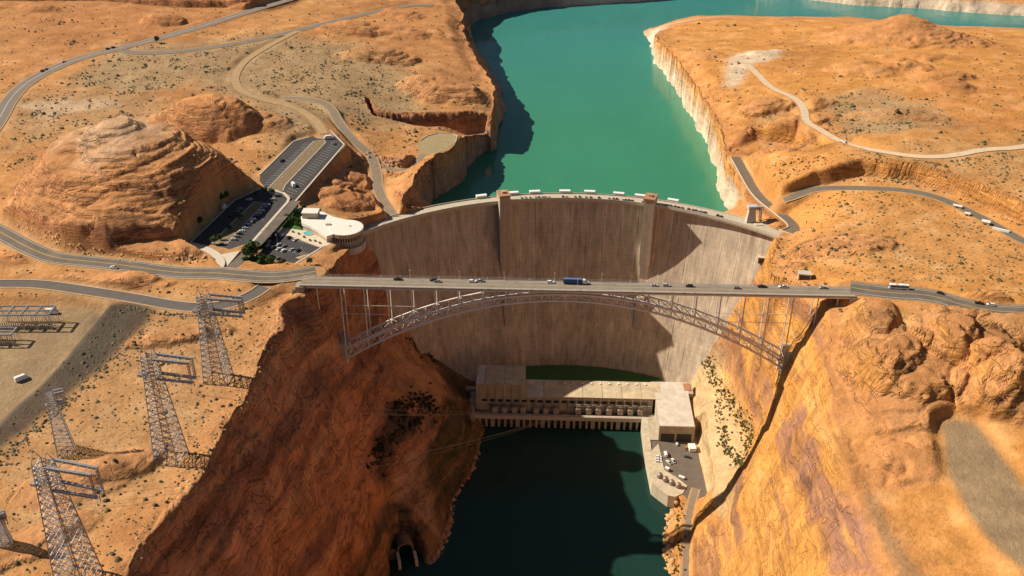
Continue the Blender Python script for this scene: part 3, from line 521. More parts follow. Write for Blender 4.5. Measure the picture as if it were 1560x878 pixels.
lake_poly = [(-230, 130), (-140, 190), (-70, 222), (0, 232), (70, 222), (140, 190), (230, 130), (500, 300), (1290, 700), (1290, 1690), (-700, 1690), (-300, 1300), (-400, 700), (-400, 300)]
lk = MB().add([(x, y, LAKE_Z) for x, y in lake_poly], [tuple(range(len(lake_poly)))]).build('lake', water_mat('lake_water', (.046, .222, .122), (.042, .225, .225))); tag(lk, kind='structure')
rv_poly = [(-260, -545), (80, -545), (150, -300), (150, 140), (60, 205), (-60, 205), (-140, 140), (-160, -100)]
rv = MB().add([(x, y, 0) for x, y in rv_poly], [tuple(range(len(rv_poly)))]).build('river', water_mat('river_water', (.012, .040, .031), rough=.08)); tag(rv, kind='structure')
#END_SETTING
# ------------------------------------------------------------------ dam
CREST = 178.
def RD(z): return 262-40*(max(0, CREST-z)/163)**1.4      # radius of the downstream face
def pol(r, a, z): return (DCX+r*math.sin(a), DCY+r*math.cos(a), z)
M_conc = mat('dam_concrete', (.53, .42, .30), .9, .10, .05, 0, streak=.42)
M_conc2 = mat('dam_concrete_pale', (.54, .45, .335), .9, .12, .06, 0, streak=.3); M_conc2c = mat('dam_concrete_block', (.58, .465, .335), .9, .10, .05, 0, streak=.38)
def dam_mat(m):
    N = m.node_tree.nodes; L = m.node_tree.links; b = N['Principled BSDF']; src = b.inputs['Base Color'].links[0].from_socket
    def M2(op, a, c=None):
        n = N.new('ShaderNodeMath'); n.operation = op
        for i, v in enumerate((a, c)):
            if v is None: continue
            if isinstance(v, (int, float)): n.inputs[i].default_value = v
            else: L.new(v, n.inputs[i])
        return n.outputs[0]
    tc = N.new('ShaderNodeTexCoord'); sp = N.new('ShaderNodeSeparateXYZ'); L.new(tc.outputs['Object'], sp.inputs[0])
    ang = M2('ARCTAN2', sp.outputs['X'], M2('ADD', sp.outputs['Y'], 230.)); pit = (A1-A0)/NB
    fr = M2('FRACT', M2('DIVIDE', M2('SUBTRACT', ang, A0), pit)); ed = M2('ABSOLUTE', M2('SUBTRACT', fr, .5)); lite = N.new('ShaderNodeMapRange'); lite.inputs['From Min'].default_value = .36; lite.inputs['From Max'].default_value = .5; lite.inputs['To Min'].default_value = 0; lite.inputs['To Max'].default_value = .5; L.new(ed, lite.inputs['Value'])
    ns = N.new('ShaderNodeTexNoise'); ns.inputs['Scale'].default_value = .05; ns.inputs['Detail'].default_value = 6; L.new(tc.outputs['Object'], ns.inputs['Vector']); nm_ = N.new('ShaderNodeMapRange'); nm_.inputs['From Min'].default_value = .35; nm_.inputs['From Max'].default_value = .65; L.new(ns.outputs['Fac'], nm_.inputs['Value'])
    lf = M2('ABSOLUTE', M2('SUBTRACT', M2('FRACT', M2('DIVIDE', sp.outputs['Z'], 4.6)), .5)); ll = N.new('ShaderNodeMapRange'); ll.inputs['From Min'].default_value = .42; ll.inputs['From Max'].default_value = .5; ll.inputs['To Max'].default_value = .17; L.new(lf, ll.inputs['Value'])
    jd = N.new('ShaderNodeMapRange'); jd.inputs['From Min'].default_value = .470; jd.inputs['From Max'].default_value = .484; jd.inputs['To Max'].default_value = .42; L.new(ed, jd.inputs['Value'])
    f = M2('SUBTRACT', M2('SUBTRACT', M2('ADD', 1, M2('MULTIPLY', lite.outputs[0], nm_.outputs[0])), ll.outputs[0]), jd.outputs[0])
    v = N.new('ShaderNodeVectorMath'); v.operation = 'SCALE'; L.new(src, v.inputs[0]); L.new(f, v.inputs['Scale']); L.new(v.outputs[0], b.inputs['Base Color'])
A0, A1 = -math.radians(47.5), math.radians(46.5); NB = 26
dam_mat(M_conc); dam_mat(M_conc2c)
M_crest = mat('crest_pavement', (.50, .43, .32), .9, .12, .3)
M_par = mat('parapet_concrete', (.55, .47, .36), .9, .12, .4)
M_tower = mat('tower_concrete', (.46, .37, .28), .9, .14, .2, streak=.22)
M_white = mat('white_paint', (.80, .78, .74), .6, .05, .5)
M_dark = mat('dark_steel', (.05, .05, .05), .6, .2, 1.)
A0, A1 = -math.radians(47.5), math.radians(46.5); NB = 26
dam = empty('dam', (DCX, DCY+230, 0)); tag(dam, 'huge curved concrete arch dam holding back the green lake', 'dam')
off = Vector((-DCX, -(DCY+230), 0))
def dpart(mb, name, m, smooth=False, parent=None):
    mb.v = [tuple(Vector(v)+off) for v in mb.v]; return mb.build(name, m, parent or dam, smooth)
zz = [-6, 2, 10, 20, 32, 46, 62, 80, 100, 122, 145, 168, 176.6]
gap = .05/240
for b in range(NB):
    a, c = A0+(A1-A0)*b/NB+gap, A0+(A1-A0)*(b+1)/NB-gap; mb = MB(); nA = 4; off_r = random.uniform(-.10, .10)
    for z in zz:
        for i in range(nA+1): mb.v.append(pol(RD(z)+off_r, a+(c-a)*i/nA, z))
    for k in range(len(zz)-1):
        for i in range(nA): p = k*(nA+1)+i; mb.f.append((p+1, p, p+nA+1, p+nA+2))
    # back, sides and top
    n0 = len(mb.v)
    for z in (zz[0], zz[-1]):
        for i in range(nA+1): mb.v.append(pol(268, a+(c-a)*i/nA, z))
    for i in range(nA): mb.f.append((n0+i, n0+i+1, n0+nA+2+i, n0+nA+1+i)); t = (len(zz)-1)*(nA+1)+i; mb.f.append((t, t+1, n0+nA+2+i, n0+nA+1+i)[::-1])
    L_ = [k*(nA+1) for k in range(len(zz))]; mb.f.append(tuple(L_+[n0+nA+1, n0])); mb.f.append(tuple([k+nA for k in L_]+[n0+2*nA+1, n0+nA])[::-1])
    dpart(mb, 'concrete_block', M_conc if random.random() < .5 else M_conc2c)
def arcbox(r0, r1, z0, z1, a0, a1, n=40):
    mb = MB()
    for i in range(n+1):
        a = a0+(a1-a0)*i/n; mb.v += [pol(r0, a, z0), pol(r1, a, z0), pol(r1, a, z1), pol(r0, a, z1)]
    for i in range(n):
        p = i*4
        for k in range(4): mb.f.append((p+k, p+(k+1) % 4, p+4+(k+1) % 4, p+4+k))
    mb.f.append((3, 2, 1, 0)); mb.f.append(tuple(n*4+k for k in range(4)))
    return mb
dpart(arcbox(257.5, 268.5, 176.6, 178, A0-.05, A1+.06, 60), 'crest_roadway', M_crest)
dpart(arcbox(257.1, 257.5, 176.2, 179.1, A0-.05, A1+.03, 60), 'parapet', M_par)
dpart(arcbox(268.5, 269.0, 160, 179.1, A0-.02, A1+.03, 60), 'parapet', M_par)
dpart(arcbox(257.5, 262.5, 174.8, 176.6, A0, A1, 60), 'crest_corbel', M_conc2)
dpart(arcbox(269.02, 271.6, 150, 177.2, math.radians(-33), math.radians(33), 40), 'intake_wall', M_par)
# elevator towers with their shafts down the face
for px in (763, 997):
    p = un(px, 300, CREST); a = math.atan2(p[0]-DCX, p[1]-DCY); wd = 5.2/260
    t = arcbox(248.5, 262, 118, 186, a-wd, a+wd, 2); tw = dpart(t, 'elevator_tower', M_tower)
    tp = arcbox(248.1, 262.5, 186, 187.6, a-wd-.0012, a+wd+.0012, 2); dpart(tp, 'tower_roof', mat('rusty_roof', (.40, .20, .10), .9, .2, .6), parent=tw)
    bx = arcbox(254, 257, 187.6, 189.4, a-.006, a+.006, 2); dpart(bx, 'roof_hatch', M_tower, parent=tw)
    mb = MB(); n = 10; wr = wd*.8
    for i in range(n+1):                                   # lower shaft follows the batter of the face
        z = 55+(118-55)*i/n; r = RD(z); dd = 1.2+12.*(i/n)**2; mb.v += [pol(r-min(dd, r-248.6 if z > 90 else dd), a-wr, z), pol(r-min(dd, r-248.6 if z > 90 else dd), a+wr, z), pol(r+1, a+wr, z), pol(r+1, a-wr, z)]
    for i in range(n):
        for k in range(4): mb.f.append((i*4+k, i*4+(k+1) % 4, i*4+4+(k+1) % 4, i*4+4+k))
    mb.f += [(3, 2, 1, 0), tuple(n*4+k for k in range(4))]
    dpart(mb, 'elevator_shaft', M_tower)
#DAM_END
# ordinals for labels
ORD = ['first', 'second', 'third', 'fourth', 'fifth', 'sixth', 'seventh', 'eighth', 'ninth', 'tenth', 'eleventh', 'twelfth', 'thirteenth', 'fourteenth', 'fifteenth', 'sixteenth', 'seventeenth', 'eighteenth', 'nineteenth', 'twentieth', 'twenty-first', 'twenty-second', 'twenty-third', 'twenty-fourth', 'twenty-fifth', 'twenty-sixth', 'twenty-seventh', 'twenty-eighth', 'twenty-ninth', 'thirtieth', 'thirty-first', 'thirty-second', 'thirty-third', 'thirty-fourth', 'thirty-fifth', 'thirty-sixth', 'thirty-seventh', 'thirty-eighth', 'thirty-ninth', 'fortieth']
# ------------------------------------------------------------------ roads, lots, markings
M_asph = mat('asphalt_worn', (.15, .122, .096), .9, .3, .09, .05); M_asphd = mat('asphalt_dark', (.062, .056, .054), .9, .2, .2, .05); M_dirt = mat('dirt_track_soil', (.40, .26, .13), .95, .18, .2); M_pdirt = mat('pale_dirt_soil', (.62, .46, .30), .95, .14, .2)
M_line = mat('white_marking', (.66, .62, .55), .8, .12, .8); M_yel = mat('yellow_marking', (.60, .40, .10), .8, .12, .8); M_kerb = mat('kerb_concrete', (.58, .49, .38), .9, .12, .6); M_walk = mat('sidewalk_concrete', (.62, .52, .39), .9, .12, .3)
def normals2(P):
    d = np.gradient(P[:, :2], axis=0); d /= np.linalg.norm(d, axis=1)[:, None]+1e-9; return np.c_[-d[:, 1], d[:, 0]]
def strip(P, o0, o1, dz, n=2):
    nn = normals2(P); mb = MB(); m = len(P)
    for i in range(m):
        for k in range(n): o = o0+(o1-o0)*k/(n-1); mb.v.append((P[i, 0]+nn[i, 0]*o, P[i, 1]+nn[i, 1]*o, P[i, 2]+dz))
    for i in range(m-1):
        for k in range(n-1): mb.f.append((i*n+k+1, i*n+k, (i+1)*n+k, (i+1)*n+k+1))
    return mb
def kerb_strip(P, o0, o1, h, z0=-.3):
    nn = normals2(P); mb = MB(); m = len(P)
    for i in range(m):
        for o, z in ((o0, z0), (o1, z0), (o1, h), (o0, h)): mb.v.append((P[i, 0]+nn[i, 0]*o, P[i, 1]+nn[i, 1]*o, P[i, 2]+z))
    for i in range(m-1):
        for k in range(4): mb.f.append((i*4+k, i*4+(k+1) % 4, i*4+4+(k+1) % 4, i*4+4+k))
    mb.f += [(3, 2, 1, 0), tuple((m-1)*4+k for k in range(4))]; return mb
RD_MAT = dict(highway_west=M_asph, highway_east=M_asph, desert_highway=mat('desert_asphalt', (.21, .17, .135), .9, .15, .1), desert_road=mat('desert_asphalt', ()), dirt_track=M_dirt, crest_road=mat('crest_asphalt', (.25, .19, .13), .9, .15, .2), overlook_road=mat('crest_asphalt', ()), lower_road=mat('asphalt_mid', (.125, .105, .09), .9, .15, .2), east_crest_road=mat('asphalt_brown', (.17, .135, .095), .9, .15, .2), east_ridge_road=mat('asphalt_brown', ()), dirt_road=M_pdirt, river_road=mat('crest_asphalt', ()))
ROBJ = {}
for nm, (P, hw) in ROADS.items():
    dz = .22 if P[:, 1].max() < 420 else .5
    o = strip(P, -hw, hw, dz, 5).build(nm, RD_MAT[nm]); tag(o, kind='structure'); ROBJ[nm] = o
    if 'dirt' not in nm: strip(P, -hw-1.6, hw+1.6, dz-.06, 3).build('dusty_shoulder', mat('shoulder_dust', (.42, .28, .15), .95, .25, .25), o)
for nm in ('highway_west', 'highway_east'):
    P, hw = ROADS[nm]
    for oo in (-hw+1.4, hw-1.4) if nm == 'highway_west' else (-hw+1.6, hw-1.6): strip(P, oo-.14, oo+.14, .235).build('lane_marking', M_line, ROBJ[nm])
    for oo in (-.32, .32): strip(P, oo-.13, oo+.13, .235).build('lane_marking', M_yel, ROBJ[nm])
P, hw = ROADS['desert_highway']; strip(P, -.25, .25, .52).build('lane_marking', M_line, ROBJ['desert_highway'])
P, hw = ROADS['lower_road']; kerb_strip(P, hw, hw+.5, .7).build('road_barrier', M_kerb, ROBJ['lower_road'])
P, hw = ROADS['east_crest_road']; kerb_strip(P, -hw-.6, -hw, 1.0).build('road_barrier', M_kerb, ROBJ['east_crest_road'])
P, hw = ROADS['highway_east']
def guard_rail(P, side, hw, label):
    g = empty('guard_rail', (P[0][0], P[0][1], P[0][2])); tag(g, label, 'guard rail', 'guard rails along the highway'); o = Vector(P[0])
    nn = normals2(P); pts = [Vector((P[i, 0]+nn[i, 0]*side*hw, P[i, 1]+nn[i, 1]*side*hw, P[i, 2]+.95))-o for i in range(len(P))]
    MB().tube(pts, .16).build('rail_beam', mat('galvanised_rail', (.30, .26, .22), .6, .15, 1.), g)
    pm = MB().box((-.12, -.12, -1.3), (.12, .12, 0)).mesh('rail_post'); pm.materials.append(mat('galvanised_rail', ()))
    for p in pts[::2]: q = link('post', pm, None, g); q.location = p
guard_rail(P, 1, hw+.6, 'guard rail on the far edge of the highway east of the bridge'); guard_rail(P, -1, hw+.6, 'guard rail on the canyon edge of the highway east of the bridge')
P, hw = ROADS['highway_west']; guard_rail(P[:20], -1, hw+.5, 'guard rail on the near edge of the highway west of the bridge')
# parking lots
def flat(name, pts, z, m, parent=None, dz=0., px=True):
    W = [tuple(un(p[0], p[1], z)[:2]) for p in pts] if px else pts
    n = len(W); ar = sum(W[i][0]*W[(i+1) % n][1]-W[(i+1) % n][0]*W[i][1] for i in range(n)); W = W if ar > 0 else W[::-1]
    return MB().add([(x, y, z+dz) for x, y in W], [tuple(range(n))]).build(name, m, parent)
def slab(name, pts, z, h, m, parent=None):
    return MB().prism([tuple(un(p[0], p[1], z)[:2]) for p in pts], z-.4, z+h).build(name, m, parent)
def kerb(pts, z, parent, w_=.5, h=.16, closed=True):
    P = np.array([un(p[0], p[1], z) for p in pts]+([un(*pts[0][:2], z)] if closed else [])); return kerb_strip(dense(P, 12), -w_/2, w_/2, h).build('kerb', M_kerb, parent)
def stalls(p0, p1, n, length, ang, z, parent, dz=.09):
    """stall lines joined: n lines between two pixels"""
    a, b = un(*p0, z), un(*p1, z); mb = MB(); d = (b-a)/np.linalg.norm(b-a); e = np.array([-d[1]*math.cos(ang)+d[0]*math.sin(ang), d[0]*math.cos(ang)+d[1]*math.sin(ang), 0])*length
    for i in range(n):
        c = a+(b-a)*i/(n-1); w_ = d*.11; v = [c-w_, c+w_, c+e+w_, c+e-w_]; mb.add([(q[0], q[1], z+dz) for q in v], [(0, 1, 2, 3)] if np.cross(d[:2], e[:2]) > 0 else [(3, 2, 1, 0)])
    return mb.build('stall_lines', M_line, parent)
UPZ = 204.
up_lot = flat('upper_parking_lot', [(396.5, 266), (447, 216), (469, 210), (502, 198.0), (524.5, 220.5), (450, 307), (434, 293), (407, 290), (395.5, 276)], UPZ, M_asphd, dz=.06); tag(up_lot, kind='structure')
kerb([(396.5, 266), (447, 216), (469, 210)], UPZ, up_lot, 1.0, .5, False); kerb([(502, 198.0), (524.5, 220.5), (450, 307)], UPZ, up_lot, 1.4, .4, False)
slab('planted_median', [(408, 287.5), (478, 215.5), (494, 213.5), (496, 217.5), (434, 283), (431, 291), (420, 290)], UPZ, .2, mat('median_soil', (.22, .155, .085), .95, .2, .3), up_lot)
kerb([(408, 287.5), (478, 215.5), (494, 213.5), (496, 217.5), (434, 283), (431, 291), (420, 290)], UPZ, up_lot, .7, .32)
st_ = stalls((413, 281), (474, 218), 26, 7, -.3, UPZ, up_lot); st_['kind'] = 'stuff'
st_ = stalls((446, 300), (516, 222), 24, 12, .5, UPZ, up_lot); st_['kind'] = 'stuff'
low_lot = flat('shaded_parking_lot', [(289, 371), (357, 306), (395, 288), (432, 294.5), (440, 302.5), (438, 308), (385, 368), (349, 380), (330, 374)], UPZ, M_asphd, dz=.06); tag(low_lot, kind='structure')
slab('planted_median', [(322, 371), (387, 308), (403, 310), (346, 371)], UPZ, .2, mat('median_soil', ()), low_lot); kerb([(322, 371), (387, 308), (403, 310), (346, 371)], UPZ, low_lot, .8, .3)
kerb([(289, 371), (357, 306), (395, 288)], UPZ, low_lot, 1., .4, False); kerb([(395, 288), (420, 291), (432, 294.5), (440, 302.5), (438, 308), (385, 368)], UPZ, low_lot, 2.4, .2, False)
st_ = stalls((349, 371), (406, 310), 24, 5.2, 0, UPZ, low_lot); st_['kind'] = 'stuff'
# access road and forecourt
P = dense(np.array([un(451, 306, UPZ), un(430, 330, UPZ), un(395, 368, UPZ), un(366, 396, UPZ+.6), un(346, 415, 208.4)]), 5); acc = strip(P, -4.4, 4.4, .10, 3).build('access_road', M_asph); tag(acc, kind='structure')
slab('entry_island', [(330, 390), (366, 383), (343, 410)], 204.5, .45, M_walk, acc); slab('entry_island', [(349, 417), (359, 406), (384, 417)], 205.5, .45, mat('island_soil', (.50, .33, .17), .95, .15, .4), acc)
P2 = smooth_line(np.array([un(287, 372, UPZ), un(310, 378, UPZ), un(330, 388, UPZ+.5), un(338, 402, 205.5), un(330, 412, 207)]), 2); drv = strip(dense(P2, 4), -3.4, 3.4, .35, 3).build('entry_drive', M_kerb); tag(drv, kind='structure')
vis_lot = flat('visitor_parking_lot', [(391, 373), (408, 353), (458, 365.5), (489.5, 377.5), (450, 402), (425, 396), (400, 386)], 198.0, M_asphd, dz=.06); tag(vis_lot, kind='structure')
kerb([(458, 365.5), (489.5, 377.5), (450, 402)], 198.0, vis_lot, 1.6, .3, False)
slab('planter_island', [(450, 393), (462, 389), (470, 388), (456, 395)], 198.0, .2, mat('island_soil', ()), vis_lot)
st_ = stalls((412, 357), (486, 377), 26, 5, 0, 198.0, vis_lot); st_['kind'] = 'stuff'
st_ = stalls((400, 373), (468, 391), 22, 5, 0, 198.0, vis_lot); st_['kind'] = 'stuff'
plaza = flat('visitor_plaza', [(410, 352), (428, 345), (448, 318), (462, 316), (500, 330), (524, 355), (500, 374), (489, 376.5), (458, 364.5)], 198.0, M_walk, dz=.10); tag(plaza, kind='structure')
M_grass = mat('lawn_grass', (.055, .13, .018), .95, .35, .6, .2)
lw = slab('lawn', [(371, 395), (381, 388), (400, 396), (440, 409), (449, 416), (420, 416), (400, 414), (379, 405)], 200.0, .3, M_grass); tag(lw, kind='structure'); kerb([(371, 395), (381, 388), (400, 396), (440, 409), (449, 416), (420, 416), (400, 414), (379, 405)], 200.0, lw, .6, .4)
lw = slab('lawn', [(428, 346), (445, 324), (462, 322), (468, 332), (461, 351)], 198.2, .25, M_grass); tag(lw, kind='structure')
dam_access = strip(dense(np.array([un(600, 322, 178.1), un(588, 333, 178.1), un(566, 346, 178.1)]), 4), -5, 5, .12, 3).build('crest_approach', M_crest); tag(dam_access, kind='structure')
disc = flat('overlook_terrace', [(636, 226), (640, 215), (650, 208), (668, 203), (690, 205), (697, 208), (694, 218), (676, 231), (655, 236), (642, 234)], 186, mat('overlook_gravel', (.33, .25, .13), .95, .15, .2), dz=.15); tag(disc, kind='structure')
kerb([(640, 215), (650, 208), (668, 203), (690, 205), (697, 208), (694, 218)], 186, disc, .6, .9, False)
# ------------------------------------------------------------------ steel arch bridge
BZ = 211.6; XL, XR = -205., 193.
bridge = empty('arch_bridge', (0, 0, BZ)); tag(bridge, 'long steel arch highway bridge crossing the canyon in front of the dam', 'bridge')
def bp_(mb, name, m, smooth=False, parent=None):
    mb.v = [(x, y, z-BZ) for x, y, z in mb.v]; return mb.build(name, m, parent or bridge, smooth)
M_steel = mat('bridge_steel', (.68, .62, .55), .5, .15, .5, metal=.05, spec=.4); M_deck = mat('deck_concrete', (.36, .30, .23), .9, .14, .25)
M_lane = mat('deck_road', (.235, .195, .15), .9, .2, .12)
bp_(MB().box((XL, -6.9, BZ-.9), (XR, 6.9, BZ-.05)), 'deck_slab', M_deck)
bp_(MB().box((XL, -5.2, BZ-.05), (XR, 5.2, BZ+.02)), 'road_surface', M_lane)
for y0, y1 in ((-6.7, -5.2), (5.2, 6.7)): bp_(MB().box((XL, y0, BZ-.045), (XR, y1, BZ+.22)), 'sidewalk', M_deck)
for y in (-4.7, 4.7): bp_(MB().box((XL, y-.1, BZ+.021), (XR, y+.1, BZ+.026)), 'lane_marking', M_line)
for y in (-.3, .3): bp_(MB().box((XL, y-.09, BZ+.021), (XR, y+.09, BZ+.026)), 'lane_marking', M_yel)
for y in (-6.2, 6.2): bp_(MB().box((XL+5, y-.25, BZ-2.2), (XR-3, y+.25, BZ-.9)), 'edge_girder', M_steel)
bp_(MB().box((XL+5, -.3, BZ-2.6), (XR-3, .3, BZ-.9)), 'floor_stringer', M_steel)
for y in (-6.75, 6.75):
    f = MB()
    for z in (.6, 1.1, 2.3): f.bar((XL, y, BZ+z), (XR, y, BZ+z), .05)
    rail = bp_(f, 'fence_rail', M_steel)
    p = MB()
    for x in np.arange(XL, XR, 4.): p.bar((x, y, BZ+.1), (x, y, BZ+2.35), .06)
    q = bp_(p, 'fence_posts', M_steel, parent=rail); q['kind'] = 'stuff'
ACX = -12.7
def ztop(x): return 208.2-.00192*(x-ACX)**2
def zbot(x): return 202.8-.00205*(x-ACX)**2
NPAN = 38; X0, X1 = ACX-163, ACX+163; xs = np.linspace(X0, X1, NPAN+1); YR = 6.0
def member(a, b, r, name, m=M_steel):
    mb = MB().bar(a, b, r); return bp_(mb, name, m)
for y in (-YR, YR):
    bp_(MB().tube([(x, y, ztop(x)) for x in xs], .9), 'arch_top_chord', M_steel); bp_(MB().tube([(x, y, zbot(x)) for x in xs], .9), 'arch_bottom_chord', M_steel)
    for i, x in enumerate(xs):
        member((x, y, ztop(x)), (x, y, zbot(x)), .36, 'arch_post')
        if i < NPAN:
            x2 = xs[i+1]
            if (i < NPAN//2): member((x, y, zbot(x)), (x2, y, ztop(x2)), .34, 'arch_diagonal')
            else: member((x, y, ztop(x)), (x2, y, zbot(x2)), .34, 'arch_diagonal')
for i, x in enumerate(xs):
    member((x, -YR, ztop(x)), (x, YR, ztop(x)), .26, 'cross_strut'); member((x, -YR, zbot(x)), (x, YR, zbot(x)), .26, 'cross_strut')
    if i < NPAN:
        x2 = xs[i+1]; s_ = 1 if i % 2 else -1
        member((x, -YR*s_, zbot(x)), (x2, YR*s_, zbot(x2)), .22, 'lateral_brace'); member((x, -YR*s_, ztop(x)), (x2, YR*s_, ztop(x2)), .22, 'lateral_brace')
colx = [xs[i] for i in range(0, NPAN+1, 2)]
for x in colx:
    if BZ-2.6-ztop(x) < 1.2: continue
    for y in (-YR, YR): member((x, y, ztop(x)), (x, y, BZ-.9), .46, 'column')
    member((x, -YR, BZ-2.2), (x, YR, BZ-2.2), .3, 'cross_strut')
for sx in (-1, 1):
    cx_ = [c for c in colx if (c-ACX)*sx > 100]; xa, xb = min(cx_), max(cx_)
    for y in (-YR, YR): member((xa, y, 188), (xb, y, 188), .22, 'column_tie')
for x in (X1+17.2, X1+31): 
    for y in (-YR, YR):
        gz = ground(x, y); member((x, y, min(gz-3, BZ-6)), (x, y, BZ-.9), .46, 'column')
for x in (X0-17,):
    for y in (-YR, YR): gz = ground(x, y); member((x, y, min(gz-3, BZ-6)), (x, y, BZ-.9), .46, 'column')
for x, s_ in ((X0, -1), (X1, 1)):
    for y in (-YR, YR): bp_(MB().box((min(x, x+s_*12)-1, y-2.2, 140), (max(x, x+s_*12)+1, y+2.2, 162), .75), 'skewback', M_conc2)
bp_(MB().box((XL-3, -7.6, BZ-9), (XL+3, 7.6, BZ-.92)), 'abutment', M_deck); bp_(MB().box((XR-4, -7.6, BZ-14), (XR+4, 7.6, BZ-.92)), 'abutment', M_deck)
# lamp posts on the bridge
def lamp_proto():
    t = empty('street_lamp'); MB().bar((0, 0, 0), (0, 0, 7.6), .13, .08, 6).build('pole', M_steel, t); MB().bar((0, 0, 7.5), (0, 1.8, 7.9), .07, .06).build('arm', M_steel, t); MB().box((-.2, 1.5, 7.75), (.2, 2.4, 7.95), .8).build('lamp_head', mat('lamp_grey', (.45, .43, .40), .5, .1, 1), t); return t
lamp0 = lamp_proto(); lamp_used = [0]
def lamp(loc, rz, label, group):
    t = lamp0 if not lamp_used[0] else copy_tree(lamp0); lamp_used[0] = 1; t.location = loc; t.rotation_euler = (0, 0, rz); tag(t, label, 'street lamp', group); return t
lx = [vpl(px, 425, 6)[0] for px in (625, 700, 768, 845, 917, 1001, 1075, 1150)]
for i, x in enumerate(lx): lamp((x, 6.3, BZ+.2), math.pi, f'slim lamp post on far side of bridge deck, {ORD[i]} from the left', 'lamp posts on the bridge')
lx = [vpl(px, 432, -6)[0] for px in (581, 668, 742, 806, 880, 960, 1040, 1115)]
for i, x in enumerate(lx): lamp((x, -6.3, BZ+.2), 0, f'slim lamp post on near side of bridge deck, {ORD[i]} from the left', 'lamp posts on the bridge')
print('bridge', round(time.time()-T0, 1))
#BRIDGE_END
# ------------------------------------------------------------------ powerhouse
M_ph = mat('powerhouse_concrete', (.45, .37, .265), .9, .2, .15, .1, streak=.15); M_roof = mat('powerhouse_roof', (.52, .42, .275), .9, .35, .12); M_roofp = mat('pale_roof', (.58, .52, .43), .9, .22, .15); M_pier = mat('pier_concrete', (.40, .33, .24), .9, .15, .3, streak=.3)
DZ = 12.6; PX0, PX1 = -89., 74.; YF, YW, YB = 105.5, 113., 141.
ph = empty('powerhouse', (0, 120, 0)); tag(ph, 'long flat-roofed concrete powerhouse at the foot of the dam', 'power station')
def pp(mb, name, m, parent=None):
    mb.v = [(x, y-120, z) for x, y, z in mb.v]; return mb.build(name, m, parent or ph)
pp(MB().box((PX0, YW, -4), (PX1, YB, 28)), 'machine_hall', M_ph)
pp(MB().box((PX0, YW-.4, 28.003), (-44, YB+2, 42)), 'erection_hall', M_ph)
def roof_panels(x0, x1, n, y0, y1, z, mats):
    for i in range(n):
        a, b = x0+(x1-x0)*i/n, x0+(x1-x0)*(i+1)/n; pp(MB().box((a+.25, y0+.3, z), (b-.25, y1-.3, z+.35)), 'roof_panel', mats[i % len(mats)])
roof_panels(PX0+8, -44, 2, YW-.4, YB+2, 42.003, [M_roof]); pp(MB().box((PX0+.3, YW, 42.003), (PX0+7.6, YB+1.6, 42.4)), 'roof_panel', M_roofp)
roof_panels(-26.5, PX1+8, 6, YW, YB, 28.003, [M_roof]); pp(MB().box((-43.7, YW+.4, 28.003), (-27, YB-.4, 28.4)), 'roof_panel', M_roofp)
mk = MB()
for k in range(9): x = -42+k*1.7; mk.box((x, 118+(k % 3)*6, 28.4), (x+1.1, 121+(k % 3)*6, 29.1+.3*(k % 2)))
pp(mk, 'roof_vents', mat('vent_grey', (.5, .48, .45), .6, .1, 1))
pp(MB().box((PX1, 124, -4), (112, YB+1, 28.2)), 'end_bay', M_ph); pp(MB().box((PX1+8.2, 124.2, 28.203), (108, YB+.6, 28.55)), 'roof_panel', M_roofp)
pp(MB().box((104, 128, 28.2), (110, 139.5, 28.9)), 'loading_hatch', mat('rusty_roof', ()))
M_glass0 = mat('dark_glass', (.025, .03, .035), .15, .1, 1., spec=.6)
# service building on the right
pp(MB().box((76, 74, 11.6), (107.5, 123.9, 28.6)), 'service_wing', M_ph); pp(MB().box((76.4, 74.4, 28.603), (107.1, 123.5, 28.95)), 'roof_panel', M_roofp)
for x0, x1 in ((78, 90), (92, 105)): pp(MB().box((x0, 73.75, 12.2), (x1, 73.99, 20.5)), 'roller_door', M_dark)
pp(MB().box((69, 74, -4), (75.98, 112.9, 13.2)), 'side_wall_block', M_ph)
pp(MB().box((63.5, 60, -4), (68.98, 112.9, 12.9)), 'quay_wall', mat('quay_concrete', (.56, .47, .33), .9, .15, .2, streak=.25))
for k in range(22):
    x = PX0+4+(PX1-PX0-8)*k/21; pp(MB().box((x-.45, YW-.9, DZ), (x+.45, YW-.41, 27.2 if x > -44 else 40)), 'pilaster', M_ph)
for k in range(21):
    x = PX0+4+(PX1-PX0-8)*(k+.5)/21; pp(MB().box((x-2.2, YW-.46, 22.5), (x+2.2, YW-.405, 25.2)), 'window', M_glass0)
for k in range(12): x = -24+k*8.4; pp(MB().box((x-.9, YB-6, 28.36), (x+.9, YB-4.2, 29.3)), 'roof_vent', M_white)
pp(MB().box((PX0, YW-.2, 28.4) if False else (-26, YW+.02, 28.36), (PX1+7, YW+.32, 29.2)), 'roof_parapet', M_par)
rl = MB()
for z in (13.7, 14.3): rl.bar((PX0, YF-1.4, z), (63, YF-1.4, z), .07)
for x in np.arange(PX0, 63, 3.): rl.bar((x, YF-1.4, 13.1), (x, YF-1.4, 14.3), .06)
pp(rl, 'deck_railing', M_dark)
